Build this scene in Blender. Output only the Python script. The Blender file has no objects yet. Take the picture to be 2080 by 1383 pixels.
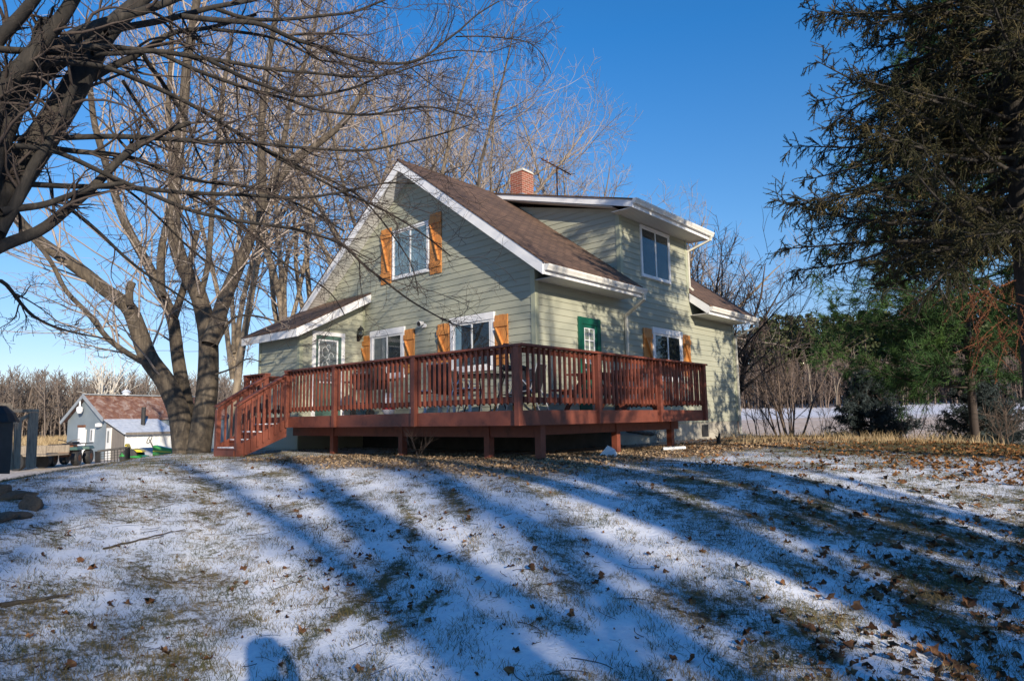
import bpy, math, random
import numpy as np
from mathutils import Vector, Matrix
rng = np.random.default_rng(7); random.seed(7)
S = bpy.context.scene
col = S.collection
R = math.radians

# ---------------------------------------------------------------- camera (world: metres, z=0 is the deck floor)
CAM = np.array([8.699, -10.546, -0.1334])
CR = np.array([0.74651661, 0.66515846, -0.01664852]); CU = np.array([0.09131069, -0.07763026, 0.99279197]); CF = np.array([-0.65907155, 0.74265589, 0.11868836])
F0 = 1339.64
cd = bpy.data.cameras.new('camera'); cam = bpy.data.objects.new('camera', cd); col.objects.link(cam)
cam.matrix_world = Matrix(((CR[0], CU[0], -CF[0], CAM[0]), (CR[1], CU[1], -CF[1], CAM[1]), (CR[2], CU[2], -CF[2], CAM[2]), (0, 0, 0, 1)))
cd.sensor_width = 36; cd.lens = F0 / 2080 * 36; cd.clip_start = 0.05; cd.clip_end = 3000
S.camera = cam
# ---------------------------------------------------------------- sky, sun, exposure
SUN = np.array([1.0, -0.47, 0.388]); SUN /= np.linalg.norm(SUN)
w = bpy.data.worlds.new('World'); S.world = w; w.use_nodes = True
nt = w.node_tree; bg = nt.nodes['Background']; sk = nt.nodes.new('ShaderNodeTexSky')
sk.sky_type = 'NISHITA'; sk.sun_disc = False
sk.sun_elevation = math.asin(SUN[2]); sk.sun_rotation = math.atan2(SUN[0], SUN[1])
sk.altitude = 300; sk.air_density = 1.0; sk.dust_density = 0.0; sk.ozone_density = 3.0
hs = nt.nodes.new('ShaderNodeHueSaturation'); hs.inputs['Saturation'].default_value = 1.0
tint = nt.nodes.new('ShaderNodeMix'); tint.data_type = 'RGBA'; tint.blend_type = 'MULTIPLY'; tint.inputs[0].default_value = 1; pass
tcw = nt.nodes.new('ShaderNodeTexCoord'); sxyz = nt.nodes.new('ShaderNodeSeparateXYZ'); crw = nt.nodes.new('ShaderNodeValToRGB')
nt.links.new(tcw.outputs['Generated'], sxyz.inputs[0]); nt.links.new(sxyz.outputs[2], crw.inputs[0]); nt.links.new(crw.outputs[0], tint.inputs[7])
crw.color_ramp.elements.new(.14); crw.color_ramp.elements.new(.27)
for i_, (p_, c_) in enumerate(((0, (.60, .52, .60)), (.14, (.56, .61, .70)), (.27, (.47, .70, .84)), (.52, (.20, .68, 1.0)))):
    crw.color_ramp.elements[i_].position = p_; crw.color_ramp.elements[i_].color = (*c_, 1)
nt.links.new(sk.outputs[0], tint.inputs[6]); nt.links.new(tint.outputs[2], hs.inputs['Color'])
nt.links.new(hs.outputs[0], bg.inputs[0]); bg.inputs[1].default_value = 0.15
sd = bpy.data.lights.new('sun', 'SUN'); sun = bpy.data.objects.new('sun', sd); col.objects.link(sun)
sd.energy = 5.0; sd.angle = R(0.53); sd.color = (1.0, 0.87, 0.70)
sun.rotation_euler = Vector(SUN).to_track_quat('Z', 'Y').to_euler(); sun.location = (40, -20, 30)
S.view_settings.view_transform = 'Standard'; S.view_settings.look = 'None'
S.view_settings.exposure = 0.45; S.view_settings.gamma = 1.0; S.view_settings.use_curve_mapping = False
S.render.engine = 'CYCLES'; S.render.resolution_x = 1024; S.render.resolution_y = 680
S.cycles.max_bounces = 6; S.cycles.transparent_max_bounces = 8

# ---------------------------------------------------------------- projection helpers for surveying the place
def ray(px, py): return CF + (px - 1040) / F0 * CR - (py - 691.5) / F0 * CU
def at(px, py, r):                       # point at horizontal distance r on the line of sight
    d = ray(px, py); return CAM + d * (r / math.hypot(d[0], d[1]))
# ---------------------------------------------------------------- terrain
_fh = np.array([CF[0], CF[1]]); _fh /= np.linalg.norm(_fh); _rh = np.array([_fh[1], -_fh[0]])
def sm(t): t = np.clip(t, 0, 1); return t * t * (3 - 2 * t)
def vnoise(x, y, seed=0):
    xi = np.floor(x).astype(int); yi = np.floor(y).astype(int); fx = sm(x - xi); fy = sm(y - yi)
    def h(a, b):
        n = (a * 374761393 + b * 668265263 + seed * 1442695041) & 0x7fffffff
        n = ((n ^ (n >> 13)) * 1274126177) & 0x7fffffff
        return ((n ^ (n >> 16)) & 0xffff) / 65535.0
    return (h(xi, yi) * (1 - fx) + h(xi + 1, yi) * fx) * (1 - fy) + (h(xi, yi + 1) * (1 - fx) + h(xi + 1, yi + 1) * fx) * fy
def fbm(x, y, s, o=4, seed=0):
    v = 0; a = .5; x = np.asarray(x, float) * s; y = np.asarray(y, float) * s
    for k in range(o): v = v + a * vnoise(x + 19.1 * k, y - 7.3 * k, seed + k); a *= .5; x = x * 2.03; y = y * 2.03
    return v / .9375
def height(x, y):
    x = np.asarray(x, float); y = np.asarray(y, float)
    dx = x - CAM[0]; dy = y - CAM[1]; r = np.hypot(dx, dy)
    a = np.degrees(np.arctan2(dx * _rh[0] + dy * _rh[1], dx * _fh[0] + dy * _fh[1]))
    Rn = np.interp(a, [-180, -60, -38, -30, -24, -15, 0, 20, 38, 60, 180], [30, 9, 10, 12, 13.2, 11.5, 9, 9.5, 12, 14, 30])
    R1 = np.interp(a, [-180, -60, -38, -32, -27.4, -24, -18, 17, 20, 26, 35.6, 38, 60, 180], [60, 8, 9, 12.5, 16.5, 20, 30, 30, 22.5, 20.5, 15, 14, 12, 60])
    t = np.clip(r / Rn, 0, 1)
    z = -1.68 + .90 * sm(t) ** 1.25
    rt = sm((a + 10) / 20)
    low = -1.85 * (1 - rt) + -1.6 * rt
    z = z + sm((r - R1) / 13) * (low + .78)
    z = z + rt * np.clip((r - 36) / 64, 0, 3) * 2.65
    z = z + sm((r - 3) / 6) * (fbm(x, y, .35, 3, 5) - .5) * .07 + sm((r - 20) / 30) * (fbm(x, y, .05, 2, 9) - .5) * .5
    return z
def hz(x, y): return float(height(np.array([x]), np.array([y]))[0])
def onground(px, py, r0=3, r1=160):
    d = ray(px, py); dn = math.hypot(d[0], d[1]); rr = np.linspace(r0, r1, 4000)
    P = CAM[None] + d[None] * (rr / dn)[:, None]; k = np.argmax(P[:, 2] < height(P[:, 0], P[:, 1]))
    return P[k]

# ---------------------------------------------------------------- tags
def tag(o, label=None, cat=None, group=None, kind=None):
    if label: o['label'] = label
    if cat: o['category'] = cat
    if group: o['group'] = group
    if kind: o['kind'] = kind
    return o
def empty(name, loc, label, cat, group=None):
    o = bpy.data.objects.new(name, None); col.objects.link(o); o.location = loc; o.empty_display_size = .2
    o['org'] = tuple(float(v) for v in loc)
    return tag(o, label, cat, group)
def copy_tree(o, parent=None):
    c = o.copy(); col.objects.link(c); c.parent = parent
    for ch in o.children: copy_tree(ch, c)
    return c
# ---------------------------------------------------------------- mesh builders
def np_mesh(name, V, Q, mat, smooth=False, attrs=None, uv=None):
    V = np.asarray(V, np.float32); Q = np.asarray(Q, np.int32); n = Q.shape[1]
    me = bpy.data.meshes.new(name); me.vertices.add(len(V)); me.vertices.foreach_set('co', V.ravel())
    me.loops.add(Q.size); me.loops.foreach_set('vertex_index', Q.ravel())
    me.polygons.add(len(Q)); me.polygons.foreach_set('loop_start', np.arange(0, Q.size, n, dtype=np.int32))
    me.polygons.foreach_set('loop_total', np.full(len(Q), n, np.int32))
    if smooth: me.polygons.foreach_set('use_smooth', np.ones(len(Q), bool))
    me.update(calc_edges=True)
    if attrs:
        for k, v in attrs.items():
            a = me.attributes.new(k, 'FLOAT', 'POINT'); a.data.foreach_set('value', np.asarray(v, np.float32))
    if mat: me.materials.append(mat)
    return me
def orgof(p):
    o = np.zeros(3)
    while p is not None:
        if 'org' in p: return np.array(p['org'])
        p = p.parent
    return o
def link(name, me, parent=None):
    o = bpy.data.objects.new(name, me); col.objects.link(o); o.parent = parent; return o
class MB:
    def __init__(s): s.v = []; s.f = []
    def poly(s, pts):
        b = len(s.v); s.v += [tuple(map(float, p)) for p in pts]; s.f.append(tuple(range(b, b + len(pts)))); return s
    def hexa(s, p):                      # 8 corners: bottom 4 (ccw) then top 4
        b = len(s.v); s.v += [tuple(map(float, q)) for q in p]
        for f in ((3, 2, 1, 0), (4, 5, 6, 7), (0, 1, 5, 4), (1, 2, 6, 5), (2, 3, 7, 6), (3, 0, 4, 7)): s.f.append(tuple(b + i for i in f))
        return s
    def box(s, a, b):
        x0, x1 = sorted((a[0], b[0])); y0, y1 = sorted((a[1], b[1])); z0, z1 = sorted((a[2], b[2]))
        return s.hexa([(x0, y0, z0), (x1, y0, z0), (x1, y1, z0), (x0, y1, z0), (x0, y0, z1), (x1, y0, z1), (x1, y1, z1), (x0, y1, z1)])
    def bar(s, p, q, w, h, up=(0, 0, 1)):   # rectangular bar from p to q
        p = Vector(p); q = Vector(q); d = (q - p).normalized(); u = Vector(up)
        if abs(d.dot(u)) > .98: u = Vector((1, 0, 0))
        sd_ = d.cross(u).normalized() * w / 2; u2 = sd_.cross(d).normalized() * h / 2
        return s.hexa([p - sd_ - u2, p + sd_ - u2, q + sd_ - u2, q - sd_ - u2, p - sd_ + u2, p + sd_ + u2, q + sd_ + u2, q - sd_ + u2])
    def tube(s, pts, r, n=8, cap=True):
        pts = [Vector(p) for p in pts]; rs = r if hasattr(r, '__len__') else [r] * len(pts); b = len(s.v); pn = None
        for i, p in enumerate(pts):
            d = (pts[min(i + 1, len(pts) - 1)] - pts[max(i - 1, 0)]).normalized()
            if pn is None: pn = d.orthogonal().normalized()
            else: pn = (pn - d * pn.dot(d)).normalized()
            bn = d.cross(pn)
            for k in range(n):
                a = 2 * math.pi * k / n; s.v.append(tuple(p + (pn * math.cos(a) + bn * math.sin(a)) * rs[i]))
        for i in range(len(pts) - 1):
            for k in range(n): s.f.append((b + i * n + k, b + i * n + (k + 1) % n, b + (i + 1) * n + (k + 1) % n, b + (i + 1) * n + k))
        if cap: s.f.append(tuple(b + k for k in range(n))[::-1]); s.f.append(tuple(b + (len(pts) - 1) * n + k for k in range(n)))
        return s
    def lathe(s, c, prof, n=16, axis=2):  # prof: (radius, height) pairs
        b = len(s.v)
        for (r, h) in prof:
            for k in range(n):
                a = 2 * math.pi * k / n; q = [r * math.cos(a), r * math.sin(a)]; q.insert(axis, h) if axis != 2 else q.append(h)
                s.v.append((c[0] + q[0], c[1] + q[1], c[2] + q[2]))
        for i in range(len(prof) - 1):
            for k in range(n): s.f.append((b + i * n + k, b + i * n + (k + 1) % n, b + (i + 1) * n + (k + 1) % n, b + (i + 1) * n + k))
        s.f.append(tuple(b + k for k in range(n))[::-1]); s.f.append(tuple(b + (len(prof) - 1) * n + k for k in range(n)))
        return s
    def xform(s, M): s.v = [tuple(M @ Vector(v)) for v in s.v]; return s
    def build(s, name, mat, parent=None, smooth=False, bevel=0):
        o_ = orgof(parent); me = bpy.data.meshes.new(name)
        V = [(v[0] - o_[0], v[1] - o_[1], v[2] - o_[2]) for v in s.v]
        me.from_pydata(V, [], s.f); me.validate(); me.update()
        # metric planar UVs: u horizontal in the face, v up the face
        uv = me.uv_layers.new(name='UVMap').data
        for p in me.polygons:
            n = p.normal; t = Vector((0, 0, 1)).cross(n)
            t = t.normalized() if t.length > .02 else Vector((1, 0, 0)); b = n.cross(t)
            for li in p.loop_indices:
                c = me.vertices[me.loops[li].vertex_index].co; uv[li].uv = (c.dot(t), c.dot(b))
        if smooth:
            for p in me.polygons: p.use_smooth = True
        if mat: me.materials.append(mat)
        o = link(name, me, parent)
        if bevel:
            m = o.modifiers.new('bevel', 'BEVEL'); m.width = bevel; m.segments = 2; m.limit_method = 'ANGLE'
        return o
# ---------------------------------------------------------------- materials
def newmat(name):
    m = bpy.data.materials.new(name); m.use_nodes = True; t = m.node_tree; return m, t, t.nodes['Principled BSDF']
def N(t, ty, **kw):
    n = t.nodes.new(ty)
    for k, v in kw.items():
        if k.startswith('i_'): n.inputs[k[2:].replace('_', ' ')].default_value = v
        else: setattr(n, k, v)
    return n
def noise(t, src, scale, detail=4, rough=.6, dist=0):
    n = N(t, 'ShaderNodeTexNoise'); n.inputs['Scale'].default_value = scale; n.inputs['Detail'].default_value = detail
    n.inputs['Roughness'].default_value = rough; n.inputs['Distortion'].default_value = dist
    if src: t.links.new(src, n.inputs['Vector'])
    return n.outputs['Fac']
def ramp(t, fac, stops, interp='LINEAR'):
    n = N(t, 'ShaderNodeValToRGB'); n.color_ramp.interpolation = interp; e = n.color_ramp.elements
    while len(e) < len(stops): e.new(.5)
    for q, (p, c) in zip(e, stops): q.position = p; q.color = (*c, 1) if len(c) == 3 else c
    t.links.new(fac, n.inputs[0]); return n.outputs[0]
def mapping(t, coord='Object', scale=(1, 1, 1), rot=(0, 0, 0)):
    tc = N(t, 'ShaderNodeTexCoord'); m = N(t, 'ShaderNodeMapping'); m.inputs['Scale'].default_value = scale; m.inputs['Rotation'].default_value = rot
    t.links.new(tc.outputs[coord], m.inputs[0]); return m.outputs[0]
def math_(t, op, a, b=None, clamp=False):
    n = N(t, 'ShaderNodeMath', operation=op); n.use_clamp = clamp
    for i, v in enumerate((a, b)):
        if v is None: continue
        if isinstance(v, (int, float)): n.inputs[i].default_value = v
        else: t.links.new(v, n.inputs[i])
    return n.outputs[0]
def mix(t, fac, a, b, mode='MIX'):
    n = N(t, 'ShaderNodeMix', data_type='RGBA', blend_type=mode)
    for i, v in ((0, fac), (6, a), (7, b)):
        if isinstance(v, (int, float)): n.inputs[i].default_value = v
        elif isinstance(v, tuple): n.inputs[i].default_value = (*v, 1)
        else: t.links.new(v, n.inputs[i])
    return n.outputs[2]
def bump(t, p, h, strength=.3, dist=.02):
    n = N(t, 'ShaderNodeBump'); n.inputs['Strength'].default_value = strength; n.inputs['Distance'].default_value = dist
    t.links.new(h, n.inputs['Height']); t.links.new(n.outputs[0], p.inputs['Normal'])
def rough_mat(name, c1, c2, scale=3, rough=.6, coord='Object', stretch=(1, 1, 1), bs=.15, c3=None, metal=0, detail=5, dist=0):
    m, t, p = newmat(name); v = mapping(t, coord, stretch); f = noise(t, v, scale, detail, .65, dist)
    st = [(.3, c1), (.7, c2)] if c3 is None else [(.28, c1), (.5, c2), (.72, c3)]
    t.links.new(ramp(t, f, st), p.inputs['Base Color']); p.inputs['Roughness'].default_value = rough; p.inputs['Metallic'].default_value = metal
    if bs: bump(t, p, f, bs, .02)
    return m
M = {}
M['siding'] = rough_mat('siding paint', (.305, .32, .25), (.37, .375, .295), 1.3, .55, stretch=(.6, .6, 2.5), bs=.05, detail=7)
M['trimgreen'] = rough_mat('corner board paint', (.33, .35, .25), (.39, .41, .30), 2, .5, bs=.03)
M['white'] = rough_mat('white painted trim', (.70, .71, .73), (.82, .82, .83), 2.2, .45, bs=.04, detail=7)
M['vinyl'] = rough_mat('white vinyl', (.74, .75, .76), (.80, .80, .80), 5, .3, bs=0)
M['gutter'] = rough_mat('gutter aluminium', (.66, .65, .60), (.80, .79, .76), 6, .35, bs=.02)
M['downspout'] = rough_mat('downspout aluminium', (.50, .49, .42), (.62, .60, .53), 6, .4, bs=.02)
M['deck'] = rough_mat('red brown deck stain', (.085, .026, .018), (.19, .054, .032), 5.0, .55, stretch=(1, 1, 1), bs=.14, c3=(.14, .038, .023), detail=10)
M['deckboard'] = rough_mat('deck floor boards', (.13, .04, .026), (.22, .07, .045), 5, .6, stretch=(.4, 5, 1), bs=.1)
M['cedar'] = rough_mat('orange cedar boards', (.24, .075, .018), (.56, .24, .065), 3, .55, stretch=(12, 12, .7), bs=.2, c3=(.46, .17, .04), dist=.7)
M['greendoor'] = rough_mat('green door paint', (.004, .075, .045), (.006, .10, .06), 3, .4, bs=.05)
M['darkgreen'] = rough_mat('dark teal green door paint', (.05, .10, .085), (.07, .13, .11), 3, .4, bs=.03)
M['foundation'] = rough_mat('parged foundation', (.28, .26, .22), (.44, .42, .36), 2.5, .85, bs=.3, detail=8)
M['shadedwall'] = rough_mat('block wall with deck shade in colour', (.035, .035, .033), (.07, .068, .062), 3, .9, bs=.3)  # dark tone paints the shade under the deck into the foundation
M['black'] = rough_mat('black painted metal', (.010, .010, .011), (.022, .022, .024), 8, .45, bs=.05)
M['blacksoft'] = rough_mat('black plastic', (.014, .014, .016), (.03, .03, .03), 8, .6, bs=.05)
M['steel'] = rough_mat('galvanised steel', (.35, .36, .38), (.55, .56, .58), 8, .35, bs=.02, metal=.6)
M['concrete'] = rough_mat('chimney cap mortar', (.45, .43, .38), (.62, .60, .54), 8, .9, bs=.4)
M['snow'] = rough_mat('snow', (.74, .78, .86), (.86, .88, .92), 20, .6, bs=.25)
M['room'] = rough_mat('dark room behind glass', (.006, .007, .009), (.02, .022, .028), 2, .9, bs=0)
M['curtain'] = rough_mat('pale blue curtain', (.22, .34, .42), (.40, .52, .58), 2.5, .9, stretch=(9, 9, .6), bs=.3)
M['blind'] = rough_mat('grey blind', (.12, .13, .14), (.24, .25, .25), 2.5, .9, stretch=(.5, .5, 12), bs=.1)
M['red'] = rough_mat('red plastic', (.45, .01, .02), (.6, .02, .03), 5, .35, bs=0)
M['woodgrey'] = rough_mat('weathered grey timber', (.13, .10, .075), (.30, .25, .19), 4, .85, stretch=(5, 5, .6), bs=.5, c3=(.09, .07, .055))
M['rust'] = rough_mat('rusty steel', (.10, .035, .015), (.20, .08, .035), 9, .8, bs=.2)
def glass_mat():
    m, t, p = newmat('window glass'); t.nodes.remove(p); out = t.nodes['Material Output']
    tr = N(t, 'ShaderNodeBsdfTransparent'); tr.inputs[0].default_value = (.90, .93, .94, 1)
    gl = N(t, 'ShaderNodeBsdfGlossy'); gl.inputs['Roughness'].default_value = .02; gl.inputs[0].default_value = (.9, .95, 1, 1)
    fr = N(t, 'ShaderNodeLayerWeight'); fr.inputs[0].default_value = .5
    nz = noise(t, mapping(t), 1.1, 2); bp = N(t, 'ShaderNodeBump'); bp.inputs['Strength'].default_value = .02; t.links.new(nz, bp.inputs['Height']); t.links.new(bp.outputs[0], gl.inputs['Normal'])
    f2 = math_(t, 'ADD', math_(t, 'MULTIPLY', math_(t, 'POWER', fr.outputs['Facing'], 3.6), .48), .04, True)
    mx = N(t, 'ShaderNodeMixShader'); t.links.new(f2, mx.inputs[0]); t.links.new(tr.outputs[0], mx.inputs[1]); t.links.new(gl.outputs[0], mx.inputs[2])
    t.links.new(mx.outputs[0], out.inputs[0]); return m
M['glass'] = glass_mat()
def shingle_mat():
    m, t, p = newmat('brown asphalt shingles'); v = mapping(t, 'UV')
    b = N(t, 'ShaderNodeTexBrick'); t.links.new(v, b.inputs[0]); b.offset = .5; b.squash = 1
    for k, val in (('Scale', 1), ('Brick Width', .30), ('Row Height', .135), ('Mortar Size', .018), ('Mortar Smooth', .1), ('Bias', 0)): b.inputs[k].default_value = val
    b.inputs['Color1'].default_value = (.17, .10, .066, 1); b.inputs['Color2'].default_value = (.062, .036, .026, 1); b.inputs['Mortar'].default_value = (.035, .02, .015, 1)
    f = noise(t, v, 60, 3, .7); g = noise(t, mapping(t, 'UV', (1, .5, 1)), 1.2, 4)
    c = mix(t, .30, b.outputs[0], ramp(t, f, [(.3, (.055, .03, .02)), (.7, (.19, .12, .085))]))
    c = mix(t, 1.0, c, ramp(t, g, [(.3, (.8, .8, .8)), (.7, (1.1, 1.08, 1.05))]), 'MULTIPLY')
    t.links.new(c, p.inputs['Base Color']); p.inputs['Roughness'].default_value = .9
    bump(t, p, math_(t, 'SUBTRACT', math_(t, 'MULTIPLY', f, .3), b.outputs['Fac']), .7, .012); return m
M['shingle'] = shingle_mat()
def brick_mat():
    m, t, p = newmat('red chimney brick'); v = mapping(t, 'UV')
    b = N(t, 'ShaderNodeTexBrick'); t.links.new(v, b.inputs[0])
    for k, val in (('Scale', 1), ('Brick Width', .20), ('Row Height', .068), ('Mortar Size', .006), ('Bias', -.1)): b.inputs[k].default_value = val
    b.inputs['Color1'].default_value = (.30, .065, .035, 1); b.inputs['Color2'].default_value = (.15, .045, .03, 1); b.inputs['Mortar'].default_value = (.50, .44, .36, 1)
    f = noise(t, v, 25, 4); c = mix(t, .25, b.outputs[0], ramp(t, f, [(.3, (.12, .05, .03)), (.7, (.42, .2, .12))]))
    t.links.new(c, p.inputs['Base Color']); p.inputs['Roughness'].default_value = .85; bump(t, p, math_(t, 'MULTIPLY', b.outputs['Fac'], -1), .6, .01); return m
M['brick'] = brick_mat()
def soffit_mat():
    m, t, p = newmat('white vented soffit'); v = mapping(t, 'UV')
    wv = N(t, 'ShaderNodeTexWave', wave_type='BANDS', bands_direction='Y'); wv.inputs['Scale'].default_value = 3.2; t.links.new(v, wv.inputs[0])
    t.links.new(ramp(t, wv.outputs['Fac'], [(0, (.30, .30, .29)), (.12, (.68, .68, .66)), (1, (.72, .72, .70))]), p.inputs['Base Color']); p.inputs['Roughness'].default_value = .5
    return m
M['soffit'] = soffit_mat()
def bark_mat(name, a, b, c, scale=6, bs=.5):
    m, t, p = newmat(name); v = mapping(t, 'Object', (1, 1, .28)); f = noise(t, v, scale, 7, .7, .6); g = noise(t, mapping(t), .9, 3)
    cc = ramp(t, f, [(.3, a), (.52, b), (.72, c)])
    cc = mix(t, 1.0, cc, ramp(t, g, [(.3, (.72, .72, .72)), (.7, (1.15, 1.12, 1.05))]), 'MULTIPLY')
    t.links.new(cc, p.inputs['Base Color']); p.inputs['Roughness'].default_value = .9; bump(t, p, f, bs, .05); return m
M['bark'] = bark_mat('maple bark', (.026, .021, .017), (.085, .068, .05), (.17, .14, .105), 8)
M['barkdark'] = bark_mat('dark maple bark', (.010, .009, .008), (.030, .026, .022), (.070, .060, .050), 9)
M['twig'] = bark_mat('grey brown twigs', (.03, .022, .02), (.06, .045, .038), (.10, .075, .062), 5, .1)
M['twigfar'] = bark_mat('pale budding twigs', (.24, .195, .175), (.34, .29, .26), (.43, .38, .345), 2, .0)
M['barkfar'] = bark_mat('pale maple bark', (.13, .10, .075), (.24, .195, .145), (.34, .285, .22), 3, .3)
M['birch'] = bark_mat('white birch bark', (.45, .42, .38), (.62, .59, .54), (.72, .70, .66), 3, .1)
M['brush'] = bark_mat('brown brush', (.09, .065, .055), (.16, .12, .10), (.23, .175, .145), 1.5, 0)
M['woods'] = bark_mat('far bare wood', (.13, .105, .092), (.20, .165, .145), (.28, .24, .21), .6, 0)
def leafmat(name, stops, scale=3, rough=.7, trans=.0):
    m, t, p = newmat(name); f = noise(t, mapping(t), scale, 3, .6)
    t.links.new(ramp(t, f, stops), p.inputs['Base Color']); p.inputs['Roughness'].default_value = rough
    if 'Specular IOR Level' in p.inputs: p.inputs['Specular IOR Level'].default_value = .2
    return m
M['spruce'] = leafmat('spruce needles', [(.3, (.013, .016, .007)), (.5, (.042, .040, .016)), (.7, (.14, .105, .045))], 2.2)
M['pine'] = leafmat('white pine needles', [(.3, (.014, .036, .013)), (.5, (.036, .082, .024)), (.7, (.085, .155, .04))], 1.6)
M['bluespruce'] = leafmat('blue spruce needles', [(.3, (.02, .03, .03)), (.5, (.05, .07, .07)), (.72, (.12, .155, .155))], 3)
M['farpine'] = leafmat('far pine needles', [(.3, (.022, .034, .014)), (.5, (.05, .062, .024)), (.7, (.10, .10, .045))], .35)
M['brownneedle'] = leafmat('rust brown dead needles', [(.3, (.08, .03, .015)), (.7, (.22, .085, .038))], 4)
M['leaf'] = leafmat('fallen leaves', [(.28, (.03, .016, .010)), (.42, (.085, .04, .02)), (.54, (.16, .075, .035)), (.64, (.30, .16, .07)), (.76, (.05, .028, .018))], 14, .8)
M['orangeleaf'] = leafmat('orange brown leaves', [(.3, (.10, .045, .02)), (.5, (.26, .12, .045)), (.7, (.42, .22, .09))], 11, .8)
M['chip'] = leafmat('pale leaf litter', [(.28, (.10, .06, .035)), (.42, (.22, .15, .09)), (.58, (.40, .29, .18)), (.74, (.50, .40, .28))], 14, .8)
M['grass'] = leafmat('winter grass', [(.28, (.03, .042, .014)), (.42, (.07, .075, .026)), (.56, (.17, .13, .055)), (.75, (.30, .23, .12))], 3.5, .7)
M['drygrass'] = leafmat('dry tan grass', [(.3, (.22, .15, .07)), (.7, (.48, .37, .22))], 1.5, .8)

# ---------------------------------------------------------------- ground sheet
def track_d(x, y):                       # distance to the wheel track pressed into the snow
    P = [onground(px, py)[:2] for px, py in ((640, 1383), (720, 1290), (800, 1225), (870, 1160), (905, 1100), (880, 1040), (860, 1000))]
    d = np.full(np.shape(x), 1e9)
    for a, b in zip(P[:-1], P[1:]):
        ab = b - a; t_ = np.clip(((x - a[0]) * ab[0] + (y - a[1]) * ab[1]) / (ab @ ab), 0, 1)
        d = np.minimum(d, np.hypot(x - a[0] - t_ * ab[0], y - a[1] - t_ * ab[1]))
    return d
def bare_of(x, y):                       # how bare of snow the ground is, 0..1
    r = np.hypot(x - CAM[0], y - CAM[1]); a = np.degrees(np.arctan2((x - CAM[0]) * _rh[0] + (y - CAM[1]) * _rh[1], (x - CAM[0]) * _fh[0] + (y - CAM[1]) * _fh[1]))
    b = .10 + fbm(x, y, .5, 4, 3) * .22 + fbm(x, y, 2.6, 4, 21) * .42
    b = b + .10 * sm((r - 7) / 6) * sm((-a - 8) / 12) + .07 * sm((a - 5) / 14) + .20 * sm((a - 12) / 14) * sm((r - 9) / 8) + .28 * sm((a - 25) / 10) * sm((r - 11) / 5)
    td = track_d(x, y); b = b + .14 * np.exp(-((td - .26) / .08) ** 2) * (.6 + .8 * vnoise(x * 9, y * 9, 6)) * (r < 13)
    return b
def mulch_of(x, y):                      # strip of dead leaves along the deck and foundation
    n = (fbm(x, y, .9, 3, 40) - .5) * 1.3
    d1 = np.minimum(np.minimum(x + 3.0 + n, 4.0 + n - x), np.minimum(y + 4.9 + n, 9.5 - y))
    d2 = np.minimum(np.minimum(x + 1, 3.6 + n * 1.2 - x), np.minimum(y - 1, 11.5 + n - y))
    return sm(np.maximum(d1, d2) / .7 + .2)
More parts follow.
